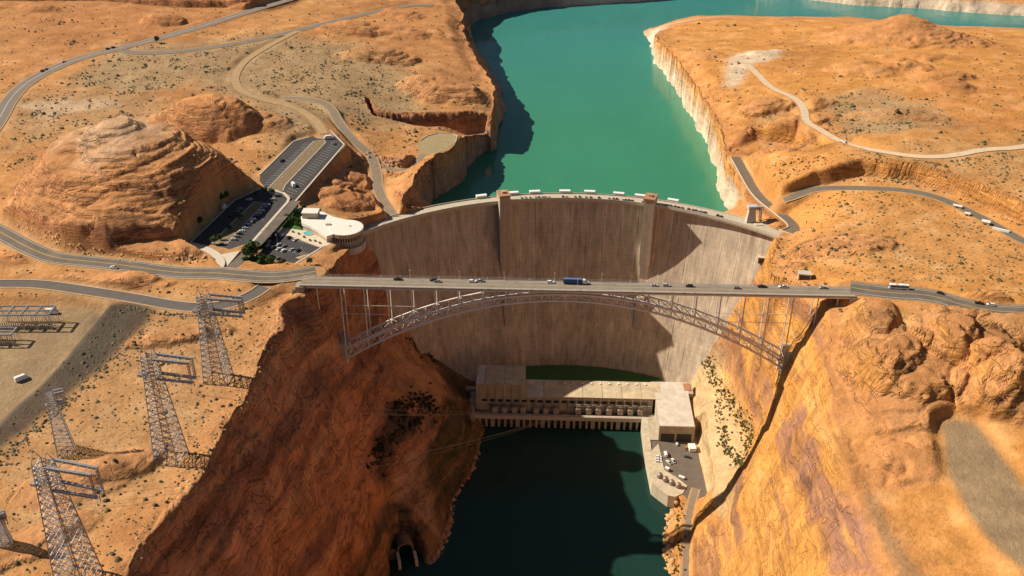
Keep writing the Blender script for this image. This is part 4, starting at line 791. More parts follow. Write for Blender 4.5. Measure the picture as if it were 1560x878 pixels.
# transformer deck and tailrace piers
pp(MB().box((PX0, YF+1.5, 9.6), (63.4, YW-.42, DZ)), 'transformer_deck', mat('deck_dark', (.14, .115, .09), .9, .2, .3)); pp(MB().box((PX0-1, YF-1.6, 9.0), (63.4, YF+1.5, DZ+.55)), 'deck_beam', M_par)
npier = 25
for i in range(npier+1):
    x = PX0+4+(60-PX0-4)*i/npier; wd_ = 1.9 if i % 4 == 2 else 1.05
    pp(MB().box((x-wd_, YF-1.2, -5), (x+wd_, YF+3, 9.0)), 'pier', M_pier)
pp(MB().box((PX0, YF+2.6, -5), (63.4, YW-.5, 9.59)), 'draft_tube_wall', mat('wet_concrete', (.10, .08, .06), .8, .2, .3))
pp(MB().box((PX0-7, 96, -4), (PX0-1.02, 140, 13.5)), 'side_wall_block', M_ph)
pp(MB().box((PX0-12, 142, 0), (-44, 147, 14)), 'access_gallery', M_ph)
# transformers
M_trf = mat('transformer_grey', (.42, .36, .29), .6, .12, .8, metal=.1); M_ins = mat('insulator_brown', (.30, .17, .11), .4, .1, 1.)
def trf_proto():
    t = empty('transformer'); MB().box((-1.7, -1.5, 0), (1.7, 1.5, 3.6)).build('tank', M_trf, t)
    for s_ in (-1, 1):
        r = MB()
        for k in range(5): r.box((s_*1.75-.35, -1.3+k*.58, .5), (s_*1.75+.35, -1.0+k*.58, 3.2))
        r.build('radiator', M_trf, t)
    for k in (-1, 0, 1): MB().lathe([(.28, 3.6), (.34, 3.9), (.2, 4.2), (.3, 4.5), (.12, 5.8)], 8, (k*1.05, -.5)).build('bushing', M_ins, t)
    MB().bar((-1.5, 1.0, 4.5), (1.5, 1.0, 4.5), .5, n=8).build('conservator', M_trf, t); return t
t0 = trf_proto(); tx = [215, 275, 335, 388, 467, 525, 587, 722, 785, 845, 910, 978, 1040, 1100]
for i, q_ in enumerate(tx):
    t = t0 if i == 0 else copy_tree(t0); p = vpl(700+q_/3.992, 625, 109.6); t.location = (p[0], 109.9, DZ); t.scale = (1.25, 1.1, 1.7); tag(t, f'grey power transformer on the powerhouse deck, {ORD[i]} from the left', 'transformer', 'transformers on the powerhouse deck')
for i, (a, b) in enumerate(((185, 362), (445, 605), (695, 870), (950, 1165))):
    xa, xb = vpl(700+a/3.992, 620, 110)[0], vpl(700+b/3.992, 620, 110)[0]; g = empty('bus_frame', ((xa+xb)/2, 111.3, DZ)); w_ = (xb-xa)/2
    for k in range(4 if i else 5): x = -w_+2*w_*k/(3 if i else 4); MB().bar((x, 0, 0), (x, 0, 9.5), .22).build('post', M_trf, g)
    for z in (9.3, 7.6): MB().bar((-w_, 0, z), (w_, 0, z), .2).build('beam', mat('bus_pale', (.62, .57, .48), .5, .1, 1), g)
    if i == 0:
        for y in (-2.4, -4.4): MB().bar((-w_, y, 9.3), (w_, y, 9.3), .16).build('beam', M_dark, g)
        for k in range(9): x = -w_+2*w_*k/8; MB().bar((x, 0, 9.3), (x, -4.4, 9.3), .14).build('rafter', M_dark, g)
    tag(g, ['dark roofed steel bus frame over the leftmost transformers', 'pale steel bus frame behind the second transformer group', 'pale steel bus frame behind the third transformer group', 'long pale steel bus frame at the right end of the transformer deck'][i], 'steel frame', 'bus frames on the transformer deck')
# yard quay, tanks, container
yard = flat('yard_pavement', [(990, 672), (1060, 675), (1066, 700), (1078, 755), (1050, 764), (1028, 740), (1000, 736), (992, 700)], 12.05, mat('yard_asphalt', (.15, .12, .095), .9, .2, .2), dz=.05); tag(yard, kind='structure')
qw = MB().prism([(63.52, 59.9), (69, 59.9), (76, 70)]+[tuple(un(*p, 12.6)[:2]) for p in ((1012, 716), (1030, 727), (1047, 740), (1040, 752), (1028, 757), (1018, 755), (1003, 744), (993, 736))], -3, 12.6).build('retaining_wall', mat('quay_concrete', ())); tag(qw, 'tan concrete retaining wall round the tank platform at the river edge', 'wall')
M_tank = mat('tank_steel', (.33, .27, .21), .5, .2, 1., metal=.4)
for i, (a, b) in enumerate(((1218, 740), (1252, 762), (1290, 782), (1330, 800))):
    p = un(700+a/3.992, 540+b/3.992+2, 12.6); t = empty('storage_tank', (p[0], p[1], 12.6)); MB().lathe([(2.4, .5), (2.5, 2.4), (2.3, 3.6), (1.5, 4.4), (.4, 4.7)], 14).build('vessel', M_tank, t, True)
    for k in range(4): MB().box((1.9*math.cos(k*1.57+.78)-.25, 1.9*math.sin(k*1.57+.78)-.25, 0), (1.9*math.cos(k*1.57+.78)+.25, 1.9*math.sin(k*1.57+.78)+.25, .8)).build('foot', M_tank, t)
    MB().lathe([(.35, 4.6), (.35, 5.1)], 8).build('hatch', M_dark, t)
    tag(t, f'round brown steel tank on the river platform, {ORD[i]} from the left', 'tank', 'tanks on the river platform')
bxs = [((1262, 702), 3.6, 2.4, 2.2, 'grey machine cabinet beside the round tanks'), ((1350, 752), 5, 2, 1.6, 'low concrete box behind the round tanks')]
for (a, b), l, d_, h, lb in bxs:
    p = un(700+a/3.992, 540+b/3.992, 12.6); c = empty('equipment_cabinet', (p[0], p[1], 12.6), -.5); MB().box((-l/2, -d_/2, 0), (l/2, d_/2, h), .97).build('housing', mat('cabinet_grey', (.5, .46, .40), .7, .1, 1), c); MB().box((-l/2-.1, -d_/2-.1, h), (l/2+.1, d_/2+.1, h+.15)).build('lid', M_white, c); tag(c, lb, 'cabinet')
p = un(1054, 685, 12); c = empty('storage_container', (p[0], p[1], 12.06), .1); MB().box((-3, -3.6, 0), (3, 3.6, 3.6)).build('box', M_white, c)
for k in range(8): MB().box((-2.9+k*.78, -3.68, .2), (-2.6+k*.78, -3.602, 3.4)).build('rib', M_white, c)
MB().box((-3.15, -3.75, 3.6), (3.15, 3.75, 3.85)).build('roof', M_white, c); tag(c, 'white storage container beside the rock slope in the powerhouse yard', 'container')
# gate houses along the upstream crest
def gate_proto():
    t = empty('gate_house'); MB().box((-4.9, -1.6, 0), (4.9, 1.6, 3.4)).build('housing', M_white, t); MB().box((-5.2, -1.9, 3.4), (5.2, 1.9, 3.7)).build('roof', mat('gate_roof', (.80, .79, .76), .6, .04, 1), t)
    MB().box((-4.9, -1.68, .2), (4.9, -1.602, .8)).build('plinth', mat('kerb_concrete', ()), t); return t
g0 = gate_proto(); gl = [735, 783, 816, 861, 898, 942, 976, 1024]
for i, px in enumerate(gl):
    p = un(px, {735: 300, 1024: 306}.get(px, 296), 181); a = math.atan2(p[0]-DCX, p[1]-DCY); t = g0 if i == 0 else copy_tree(g0); t.location = pol(270.4, a, 177.2); t.rotation_euler = (0, 0, -a); tag(t, f'white gate house on the lake side of the dam crest, {ORD[i]} from the left', 'gate house', 'gate houses along the dam crest')
# gantry frame at the right end of the crest
p = un(1143, 338, CREST); t = empty('intake_hoist', (p[0], p[1], CREST), .15)
MB().box((-4.6, -2.6, -1), (4.6, 2.6, 13), .62).build('pier', mat('hoist_concrete', (.50, .45, .38), .9, .1, .3), t)
for x, y in ((9, -2.4), (9, 2.4)):
    MB().bar((x, y, -1), (x-1.2, y*.9, 13), .75, .6).build('leg', M_trf, t)
MB().box((-4.2, -3.4, 13), (10.2, 3.4, 13.8)).build('platform', M_trf, t); MB().box((-4, -3, 13.8), (4.5, 3, 16)).build('hoist_cabin', mat('lilac_roof', (.52, .47, .50), .6, .1, .6), t); MB().box((5, -2, 13.8), (9.5, 2, 15)).build('winch', M_trf, t)
tag(t, 'hoist gantry on a concrete pier at the right end of the dam crest', 'gantry'); MB().box((2, -9, -1.2), (19, -3.2, .6)).build('base_slab', M_par, t)
for (px, py), lb in (((1162, 394), 'small square concrete block on the rock above the dam right end'), ((1225, 420), 'small concrete portal block on the slope behind the bridge right end')):
    q_ = hit(px, py+4); c = empty('concrete_block_house', (q_[0], q_[1], q_[2]-1.2), -.15); MB().box((-4.6, -3, 0), (4.6, 3, 5.6)).build('wall', M_conc2, c); MB().box((-4.9, -3.3, 5.6), (4.9, 3.3, 6.1)).build('roof', M_par, c); MB().box((-3.6, -3.12, .5), (3.6, -3.02, 4.8)).build('opening', mat('shadowed_concrete', (.12, .10, .08), .9, .1, 1), c); tag(c, lb, 'block house')
# ------------------------------------------------------------------ visitor centre
VZ = 198.1; M_vroof = mat('visitor_roof', (.76, .70, .60), .8, .08, .2); M_vwall = mat('visitor_wall', (.52, .41, .28), .85, .12, .4); M_glass = mat('dark_glass', (.025, .03, .035), .15, .1, 1., spec=.6)
vc = un(527, 347, 204.5); vis = empty('visitor_centre', (vc[0], vc[1], VZ)); tag(vis, 'visitor centre with round pale roof perched on the rim beside the dam', 'building')
def vw(px, py, z=204.5): q_ = un(px, py, z); return (q_[0]-vc[0], q_[1]-vc[1])
R_ = 14.2
MB().lathe([(12.2, -9), (12.2, 2.6)], 40).build('round_wall', M_vwall, vis); MB().lathe([(12.35, -1.2), (12.35, 2.4)], 40).build('window_band', M_glass, vis)
MB().lathe([(R_-.8, 2.6), (R_, 3.2), (R_, 6.0), (R_-.4, 6.0)], 48).build('fascia_ring', mat('visitor_fascia', (.46, .35, .24), .85, .1, .4), vis); MB().lathe([(R_-.4, 6.0), (R_+.25, 6.02), (R_+.25, 6.6), (R_-.6, 6.8)], 48).build('roof', M_vroof, vis)
for k in range(28):
    a = -2.6+k*.16; MB().box((13.0*math.cos(a)-.3, 13.0*math.sin(a)-.3, -6), (13.0*math.cos(a)+.3, 13.0*math.sin(a)+.3, 2.7)).build('column', mat('visitor_column', (.50, .43, .33), .85, .1, .5), vis)
MB().lathe([(15, -12), (15, -6)], 32).build('foundation', M_conc2, vis)
wing = [vw(460, 331), vw(476, 322), vw(492, 324), vw(506, 331), vw(524, 335), vw(505, 357), vw(497, 359), vw(484, 350), vw(474, 345), vw(461, 340)]
MB().prism(wing, 0, 4.0).build('wing_wall', M_vwall, vis)
cw = np.mean(np.array(wing), 0); MB().prism([tuple(cw+(np.array(p)-cw)*1.06) for p in wing], 4.0, 6.55).build('wing_roof', M_vroof, vis)
pb = vw(474, 330); MB().box((pb[0]-6.5, pb[1]-4.5, 6.55), (pb[0]+6.5, pb[1]+4.5, 11.2)).build('penthouse', M_vwall, vis); MB().box((pb[0]-6.9, pb[1]-4.9, 11.2), (pb[0]+6.9, pb[1]+4.9, 11.8)).build('penthouse_roof', M_vroof, vis)
pb = vw(500, 343); MB().box((pb[0]-2, pb[1]-1.4, 6.55), (pb[0]+2, pb[1]+1.4, 7.8)).build('roof_unit', mat('vent_grey', ()), vis)
MB().lathe([(1., 6.75), (1., 7.2), (.6, 7.3)], 10, (3, 2)).build('roof_vent', M_trf, vis)
f_ = un(470, 356, VZ); ft = empty('fountain_pool', (f_[0], f_[1], VZ)); MB().lathe([(3.6, -.2), (3.6, .5), (3.1, .5), (3.1, .2)], 20).build('rim', M_par, ft); MB().lathe([(3.05, .1), (3.05, .38)], 20).build('pool_water', mat('pool_water', (.10, .42, .45), .1, .1, 1), ft); ft.scale = (1.3, 1.1, 1); tag(ft, 'small turquoise pool on the visitor plaza', 'pool')
# low planters on the plaza
for i, (px, py) in enumerate(((436, 351), (446, 354), (455, 357), (463, 362), (472, 367), (480, 368), (487, 371), (494, 362))):
    q_ = un(px, py, VZ); c = empty('planter', (q_[0], q_[1], VZ+.02)); MB().lathe([(1.0, 0), (1.2, .7), (1.0, .7)], 10).build('pot', M_walk, c); MB().lathe([(.9, .7), (1.0, 1.1), (.5, 1.5)], 8).build('plant', mat('planter_green', (.08, .10, .03), .9, .3, 2), c); tag(c, f'round planter on the visitor plaza, {ORD[i]} from the left', 'planter', 'planters on the visitor plaza')
print('buildings', round(time.time()-T0, 1))
gl_ = [pol(RD(13)+2, a, 13.) for a in np.linspace(math.radians(-24), math.radians(24), 20)]
lw = MB().prism([(p[0], p[1]) for p in gl_]+[(78, 141.5), (-43, 141.5)], 6, 13.).build('dam_foot_lawn', mat('foot_lawn', (.06, .14, .04), .95, .2, .3)); tag(lw, kind='structure')
#BUILD_END
# ------------------------------------------------------------------ vehicles
PAINT = {'white': (.78, .77, .74), 'silver': (.48, .47, .45), 'grey': (.20, .20, .20), 'black': (.02, .02, .022), 'dark': (.035, .04, .05), 'red': (.40, .03, .025), 'blue': (.03, .08, .22), 'tan': (.45, .35, .22), 'orange': (.5, .2, .05)}
def paint_m(c): return mat('car_paint_'+c, PAINT[c], .35, .04, 1., spec=.5)
M_tyre = mat('tyre_rubber', (.02, .02, .02), .9, .1, 2.); M_win = mat('car_glass', (.02, .025, .03), .1, .05, 1., spec=.6); M_lamp = mat('lamp_lens', (.7, .65, .55), .3, .05, 1)
def loft(secs):
    """secs: list of (x, halfwidth, z0, z1) sections along x"""
    mb = MB()
    for x, w_, z0, z1 in secs: mb.v += [(x, -w_, z0), (x, w_, z0), (x, w_*.94, z1), (x, -w_*.94, z1)]
    for i in range(len(secs)-1):
        for k in range(4): mb.f.append((i*4+k, i*4+(k+1) % 4, i*4+4+(k+1) % 4, i*4+4+k))
    n = len(secs)-1; mb.f += [(3, 2, 1, 0), tuple(n*4+k for k in range(4))]; return mb
wheel_me = MB().bar((0, -.12, 0), (0, .12, 0), .34, n=10).mesh('wheel'); wheel_me.materials.append(M_tyre)
CARS = {}
def wheels(t, xs_, w_):
    for x in xs_:
        for s_ in (-1, 1): o = link('wheel', wheel_me, None, t); o.location = (x, s_*w_, .34)
def car_parts(kind):
    P_ = []
    if kind == 'sedan':
        P_.append(('body', loft([(-2.3, .84, .45, .85), (-2.15, .9, .3, .95), (-1.0, .93, .28, .95), (1.0, .93, .28, .93), (2.1, .9, .3, .8), (2.35, .8, .42, .68)]).mesh('body'), 1))
        P_.append(('windows', loft([(-1.75, .78, .93, .96), (-1.1, .76, .93, 1.36), (.35, .76, .93, 1.38), (1.15, .78, .9, .95)]).mesh('windows'), 0)); P_.append(('roof', loft([(-1.05, .68, 1.35, 1.43), (.3, .68, 1.36, 1.45)]).mesh('roof'), 1))
    elif kind == 'suv':
        P_.append(('body', loft([(-2.4, .88, .5, 1.0), (-2.3, .95, .35, 1.08), (1.0, .97, .33, 1.08), (2.2, .94, .35, .98), (2.45, .85, .5, .85)]).mesh('body'), 1))
        P_.append(('windows', loft([(-2.3, .84, 1.06, 1.1), (-2.05, .82, 1.06, 1.62), (.45, .82, 1.06, 1.64), (1.2, .84, 1.04, 1.1)]).mesh('windows'), 0)); P_.append(('roof', loft([(-2.05, .74, 1.6, 1.72), (.4, .74, 1.62, 1.74)]).mesh('roof'), 1))
    elif kind == 'pickup':
        P_.append(('body', loft([(-2.8, .9, .5, 1.0), (-2.75, .97, .4, 1.05), (2.5, .97, .4, 1.05), (2.8, .86, .5, .9)]).mesh('body'), 1))
        P_.append(('windows', loft([(-.75, .84, 1.04, 1.1), (-.6, .82, 1.04, 1.66), (.7, .82, 1.04, 1.66), (1.35, .84, 1.02, 1.1)]).mesh('windows'), 0)); P_.append(('roof', loft([(-.58, .74, 1.64, 1.76), (.66, .74, 1.64, 1.76)]).mesh('roof'), 1)); P_.append(('bed', MB().box((-2.6, -.8, 1.0), (-.9, .8, 1.07)).mesh('bed'), 0))
    elif kind == 'van':
        P_.append(('body', loft([(-3.2, .98, .4, 2.6), (-3.1, 1.02, .35, 2.7), (1.6, 1.02, .35, 2.7), (2.3, 1.0, .35, 1.9), (2.95, .95, .4, 1.2), (3.1, .85, .5, 1.0)]).mesh('body'), 1)); P_.append(('windows', loft([(1.62, .9, 1.7, 2.45), (2.32, .94, 1.3, 1.95)]).mesh('windows'), 0)); P_.append(('roof', MB().box((-2.9, -.9, 2.7), (1.4, .9, 2.82), .97).mesh('roof'), 1))
    return P_
def make_vehicle(kind, color, loc, heading, label, group=None, cat='car', scale=1.):
    if kind not in CARS: CARS[kind] = car_parts(kind)
    t = empty({'sedan': 'car', 'suv': 'car', 'pickup': 'pickup_truck', 'van': 'van'}[kind], loc, heading); t.scale = (scale,)*3
    for nm, me_, paint_ in CARS[kind]:
        o = bpy.data.objects.new(nm, me_); COL.objects.link(o); o.parent = t
        if not me_.materials: me_.materials.append(None if paint_ else M_win)
        if paint_: o.material_slots[0].link = 'OBJECT'; o.material_slots[0].material = paint_m(color)
    w_ = .86; wheels(t, {'sedan': (-1.4, 1.4), 'suv': (-1.45, 1.5), 'pickup': (-1.8, 1.75), 'van': (-2.0, 2.0)}[kind], w_); tag(t, label, {'pickup': 'pickup', 'van': 'van'}.get(kind, cat), group); return t
def on_bridge(px, py): p = un(px, py, BZ); return (p[0], float(np.clip(p[1], -4.2, 4.2)), BZ+.03)
GB = 'vehicles crossing the bridge'
for px, py, k, c, hd, lb in [(607, 424, 'pickup', 'black', 0, 'black pickup nearest the left end of the bridge deck'), (661, 425, 'suv', 'dark', math.pi, 'dark car on the far lane beside a grey car, left part of bridge'), (667, 430, 'sedan', 'grey', 0, 'grey car on the near lane beside a dark car, left part of bridge'), (720, 430, 'suv', 'white', 0, 'white car on the near lane left of the bridge middle'), (731, 426, 'pickup', 'silver', math.pi, 'silver pickup on the far lane above a white car'), (839, 429, 'suv', 'white', 0, 'white car on the bridge just left of the blue truck'),
                                (997, 436, 'sedan', 'silver', 0, 'silver car on the near lane above the right elevator shaft'), (1015, 436, 'suv', 'silver', 0, 'silver car following closely right of another silver car'), (1050, 437, 'suv', 'dark', math.pi, 'dark car over the shadow edge on the dam'), (1123, 440, 'sedan', 'grey', 0, 'grey car on the bridge where dam meets the right rock'), (1160, 436.5, 'pickup', 'black', math.pi, 'black pickup on the far lane near the right abutment'), (1192, 437, 'pickup', 'white', math.pi, 'white pickup on the far lane near the right abutment'), (1253, 439, 'suv', 'silver', math.pi, 'silver car nearest the right end of the bridge deck')]:
    make_vehicle(k, c, on_bridge(px, py), hd, lb, GB, scale=1.12)
def on_road(px, py, nm, off_=None, dz=.24):
    P, hw = ROADS[nm]; q_ = un(px, py, P[0][2]); 
    i = int(np.argmin(np.hypot(P[:, 0]-q_[0], P[:, 1]-q_[1]))); i = min(i, len(P)-2); d = P[i+1]-P[i]; nn = np.array([-d[1], d[0]])/np.hypot(d[0], d[1]); o_ = float(np.dot(q_[:2]-P[i, :2], nn)) if off_ is None else off_; o_ = max(-hw+2, min(hw-2, o_))
    return (P[i, 0]+nn[0]*o_, P[i, 1]+nn[1]*o_, P[i, 2]+dz), math.atan2(d[1], d[0])
GH = 'vehicles on the highway'
for px, py, nm, k, c, flip, lb in [(167, 408, 'highway_west', 'pickup', 'white', 0, 'white pickup on the curved highway below the big butte'), (1429, 445, 'highway_east', 'sedan', 'black', 0, 'small black car behind the white bus'), (1489, 451, 'highway_east', 'pickup', 'black', 0, 'black pickup on the highway right of the bus'), (1505, 464, 'highway_east', 'suv', 'white', 1, 'white car on the near lane at the right edge of the highway')]:
    l_, h_ = on_road(px, py, nm); make_vehicle(k, c, l_, h_+math.pi*flip, lb, GH, scale=1.1)
for px, py, c, lb in [(83, 104, 'white', 'white car on the far curved desert highway'), (62, 113, 'silver', 'pale car following the white car on the desert highway'), (53, 117, 'dark', 'dark car leading three cars on the desert highway bend'), (149, 82, 'dark', 'dark car on the desert highway before the junction'), (162, 79, 'black', 'black car just past another at the desert junction')]:
    l_, h_ = on_road(px, py, 'desert_highway', None, .52); make_vehicle('suv', c, l_, h_, lb, 'cars on the desert highway', scale=1.15)
# blue tractor trailer and coach
p = un(878, 431, BZ); tr = empty('tractor_trailer', (p[0], max(-4, min(4, p[1])), BZ+.03)); tr.rotation_euler = (0, 0, 0)
MB().box((-9.6, -1.28, 1.1), (3.9, 1.28, 4.1)).build('trailer', mat('trailer_blue', (.035, .085, .22), .5, .1, .5), tr); MB().box((-9.55, -1.2, 4.1), (3.85, 1.2, 4.18)).build('trailer_roof', mat('trailer_roof', (.10, .17, .33), .5, .1, .5), tr)
MB().box((-9.4, -.6, .8), (3.7, .6, 1.1)).build('chassis', M_dark, tr); cab = loft([(4.4, 1.2, .6, 3.6), (6.3, 1.2, .6, 3.5), (6.9, 1.15, .6, 2.1), (8.7, 1.0, .6, 1.8), (8.9, .9, .7, 1.5)]).build('cab', M_white, tr); loft([(6.32, 1.08, 2.2, 3.2), (6.86, 1.08, 2.15, 2.3)]).build('windscreen', M_win, cab); MB().bar((4.2, .9, .9), (4.2, .9, 4.2), .1).build('exhaust', M_trf, cab)
for x in (-8.6, -7.3, 4.4, 5.6, 8.0):
    for s_ in (-1, 1): o = link('wheel', wheel_me, None, tr); o.location = (x, s_*1.05, .5); o.scale = (1.45, 2, 1.45)
tag(tr, 'blue tractor trailer with white cab in the middle of the bridge', 'truck', GB)
l_, h_ = on_road(1365, 439.5, 'highway_east'); bu = empty('coach', l_, h_+math.pi)
loft([(-6.8, 1.25, .5, 3.5), (-6.6, 1.3, .4, 3.6), (6.5, 1.3, .4, 3.6), (6.9, 1.2, .45, 3.1)]).build('body', M_white, bu); MB().box((-6.3, -1.315, 1.7), (6.2, -1.27, 2.8)).build('window_band', M_win, bu); MB().box((-6.3, 1.27, 1.7), (6.2, 1.315, 2.8)).build('window_band', M_win, bu); MB().box((6.6, -1.1, 1.5), (6.93, 1.1, 3.1), .98).build('windscreen', M_win, bu); MB().box((-4, -.9, 3.6), (-1, .9, 3.85)).build('roof_unit', M_white, bu); MB().box((1, -.8, 3.6), (2.4, .8, 3.75)).build('roof_hatch', M_trf, bu)
for x in (-4.2, -3.0, 4.4):
    for s_ in (-1, 1): o = link('wheel', wheel_me, None, bu); o.location = (x, s_*1.12, .48); o.scale = (1.4, 2, 1.4)
tag(bu, 'long white coach on the highway just east of the bridge', 'bus', GH)
for i, (px, py, z_) in enumerate(((441, 262, UPZ), (466, 238, UPZ), (484, 222, UPZ), (432, 283, UPZ), (403, 348, UPZ), (385, 352, UPZ), (462, 392, 198.0), (423, 372, 198.0))):
    p = un(px, py, z_); lamp((p[0], p[1], z_+.05), .6, f'lamp post in the visitor car parks, {["fourth", "fifth", "sixth", "third", "second", "first", "", ""][i]} counting up from the shaded lot' if i < 6 else ['lamp post on the planter island of the visitor lot', 'lamp post among the parked cars of the visitor lot'][i-6], 'lamp posts in the car parks')
# parked vehicles
def parked(spots, z, group, where, sc_=1.08):
    for i, (px, py, k, c, hd) in enumerate(spots):
        p = un(px, py, z); make_vehicle(k, c, (p[0], p[1], z+.1), hd, f'{c} {dict(sedan="car", suv="sport utility car", pickup="pickup", van="van")[k]} {where}, {ORD[i]} from the left', group, scale=sc_)
def zp(L, s_, ox, oy): return [(ox+a/s_, oy+b/s_)+tuple(r) for a, b, *r in L]
PI = math.pi; a_v = math.atan2(*(un(458, 365.5, VZ)-un(408, 353, VZ))[[1, 0]])+PI/2
V1 = zp([(500, 655, 'sedan', 'silver'), (535, 641, 'suv', 'grey'), (571, 650, 'suv', 'silver'), (610, 661, 'suv', 'black'), (648, 674, 'sedan', 'white')], 3.817, 280, 190)
parked([v+(a_v+PI*.5*(0 if i else 1)*0,) for i, v in enumerate(V1)], 198.0, 'cars in the visitor lot', 'in the back row by the plaza')
V2 = zp([(465, 676, 'van', 'tan'), (488, 708, 'sedan', 'white'), (493, 686, 'suv', 'silver'), (520, 718, 'suv', 'dark'), (528, 693, 'sedan', 'black'), (550, 727, 'sedan', 'white'), (553, 703, 'suv', 'silver'), (580, 737, 'suv', 'white'), (583, 712, 'suv', 'grey'), (628, 731, 'sedan', 'silver'), (664, 737, 'suv', 'black'), (520, 778, 'suv', 'silver'), (545, 782, 'sedan', 'grey'), (572, 795, 'suv', 'black')], 3.817, 280, 190)
V2.sort(); parked([v+(a_v,) for v in V2], 198.0, 'cars in the visitor lot', 'in the middle rows of the visitor lot')
a_s = math.atan2(*(un(406, 310, UPZ)-un(349, 371, UPZ))[[1, 0]])
cl_ = ['silver', 'grey', 'dark', 'white', 'silver', 'blue', 'grey', 'white', 'black', 'silver', 'white', 'grey', 'silver', 'dark', 'silver']
parked([(356+(416-356)*i/14, 366+(305-366)*i/14, random.choice(['sedan', 'suv', 'suv']), cl_[i], a_s+PI/2) for i in range(15)], UPZ, 'cars in the shaded lot', 'in the long row of the shaded lot')
parked([(342, 317, 'van', 'white', a_s), (352, 331, 'sedan', 'dark', a_s+PI/2), (361, 324, 'suv', 'grey', a_s+PI/2), (366, 319, 'sedan', 'silver', a_s+PI/2), (380, 305.5, 'suv', 'white', a_s+PI/2)], UPZ, 'cars in the shaded lot', 'on the butte side of the shaded lot')
parked([(430, 246, 'sedan', 'black', a_s), (447, 283.5, 'van', 'white', a_s+.6), (499.5, 212, 'van', 'white', a_s+2), (509, 220, 'sedan', 'grey', a_s+.4)], UPZ, 'vehicles in the upper lot', 'in the upper trailer lot', 1.3)
CRS = [(720+x/5.2) for x in (387, 418, 452, 500, 525, 553, 575, 600, 715, 745, 812, 848, 898, 935, 1000, 1080, 1115, 1140, 1185, 1210, 1235, 1262)]+[940+x/5.486 for x in (212, 240, 415, 450, 485, 515, 545, 600, 640, 665, 690, 715, 745, 855, 890)]
cc = ['dark', 'grey', 'silver', 'grey', 'dark', 'silver', 'red', 'silver', 'dark', 'grey', 'red', 'dark', 'grey', 'black', 'dark', 'grey', 'black', 'black', 'silver', 'black', 'dark', 'dark', 'grey', 'dark', 'red', 'dark', 'grey', 'black', 'grey', 'red', 'black', 'dark', 'white', 'grey', 'dark', 'black', 'black']
for i, px in enumerate(CRS):
    p = un(px, np.interp(px, [720, 790, 880, 1000, 1060, 1110], [303, 301, 300, 311, 320, 329]), CREST); a = math.atan2(p[0]-DCX, p[1]-DCY); make_vehicle(['sedan', 'suv', 'pickup'][i % 3], cc[i], pol(260.2, a, CREST+.02), -a+PI/2+PI/2*(0), f'{cc[i]} vehicle parked on the dam crest, {ORD[i]} from the left', 'vehicles parked on the dam crest', scale=.95)
parked(zp([(1210, 628, 'suv', 'white', 0), (1210, 642, 'suv', 'white', 0), (1210, 657, 'suv', 'white', 0), (1253, 612, 'van', 'white', PI/2+.1), (1272, 661, 'pickup', 'white', PI/2+.6), (1300, 651, 'pickup', 'white', PI/2+.3), (1322, 549, 'suv', 'white', PI/2), (1378, 576, 'pickup', 'orange', PI/2), (1388, 629, 'pickup', 'dark', -.3)], 3.992, 700, 540), 12., 'vehicles in the powerhouse yard', 'in the powerhouse yard', 1.1)
p = un(80, 478, 201); make_vehicle('van', 'white', (p[0], p[1], 201.05), .1, 'white box van beside the substation fence', None, scale=1.4)
p = un(34, 579, 201); make_vehicle('van', 'white', (p[0], p[1], 201.05), .8, 'white van alone on the gravel yard by the embankment', None, scale=1.3)
l_, h_ = on_road(1254, 202, 'dirt_road', 0, .55); make_vehicle('suv', 'white', l_, h_, 'white car on the pale winding dirt road', None, scale=1.3)
print('cars', round(time.time()-T0, 1))
# ------------------------------------------------------------------ transmission towers
M_lat = mat('galvanised_lattice', (.38, .38, .38), .5, .25, .6, metal=.3, spec=.5)
def lattice(mb, A, B, r, nseg):
    """braces between two legs given as (bottom, top) point pairs"""
    (a0, a1), (b0, b1) = A, B
    for k in range(nseg):
        t0_, t1_ = k/nseg, (k+1)/nseg; p0 = a0.lerp(a1, t0_); p1 = a0.lerp(a1, t1_); q0 = b0.lerp(b1, t0_); q1 = b0.lerp(b1, t1_)
        mb.bar(p0, q1, r); mb.bar(q0, p1, r); mb.bar(p1, q1, r)
def beam(mb, a, b, w_, h, r, n):
    """box truss from a to b"""
    a = Vector(a); b = Vector(b); d = (b-a).normalized(); s_ = d.cross(Vector((0, 0, 1))).normalized()*w_/2; u = Vector((0, 0, h/2))
    C_ = [(a+s_*i+u*j, b+s_*i+u*j) for i, j in ((-1, -1), (1, -1), (1, 1), (-1, 1))]
    for p, q in C_: mb.bar(p, q, r*1.6)
    for i in range(4): lattice(mb, C_[i], C_[(i+1) % 4], r, n)
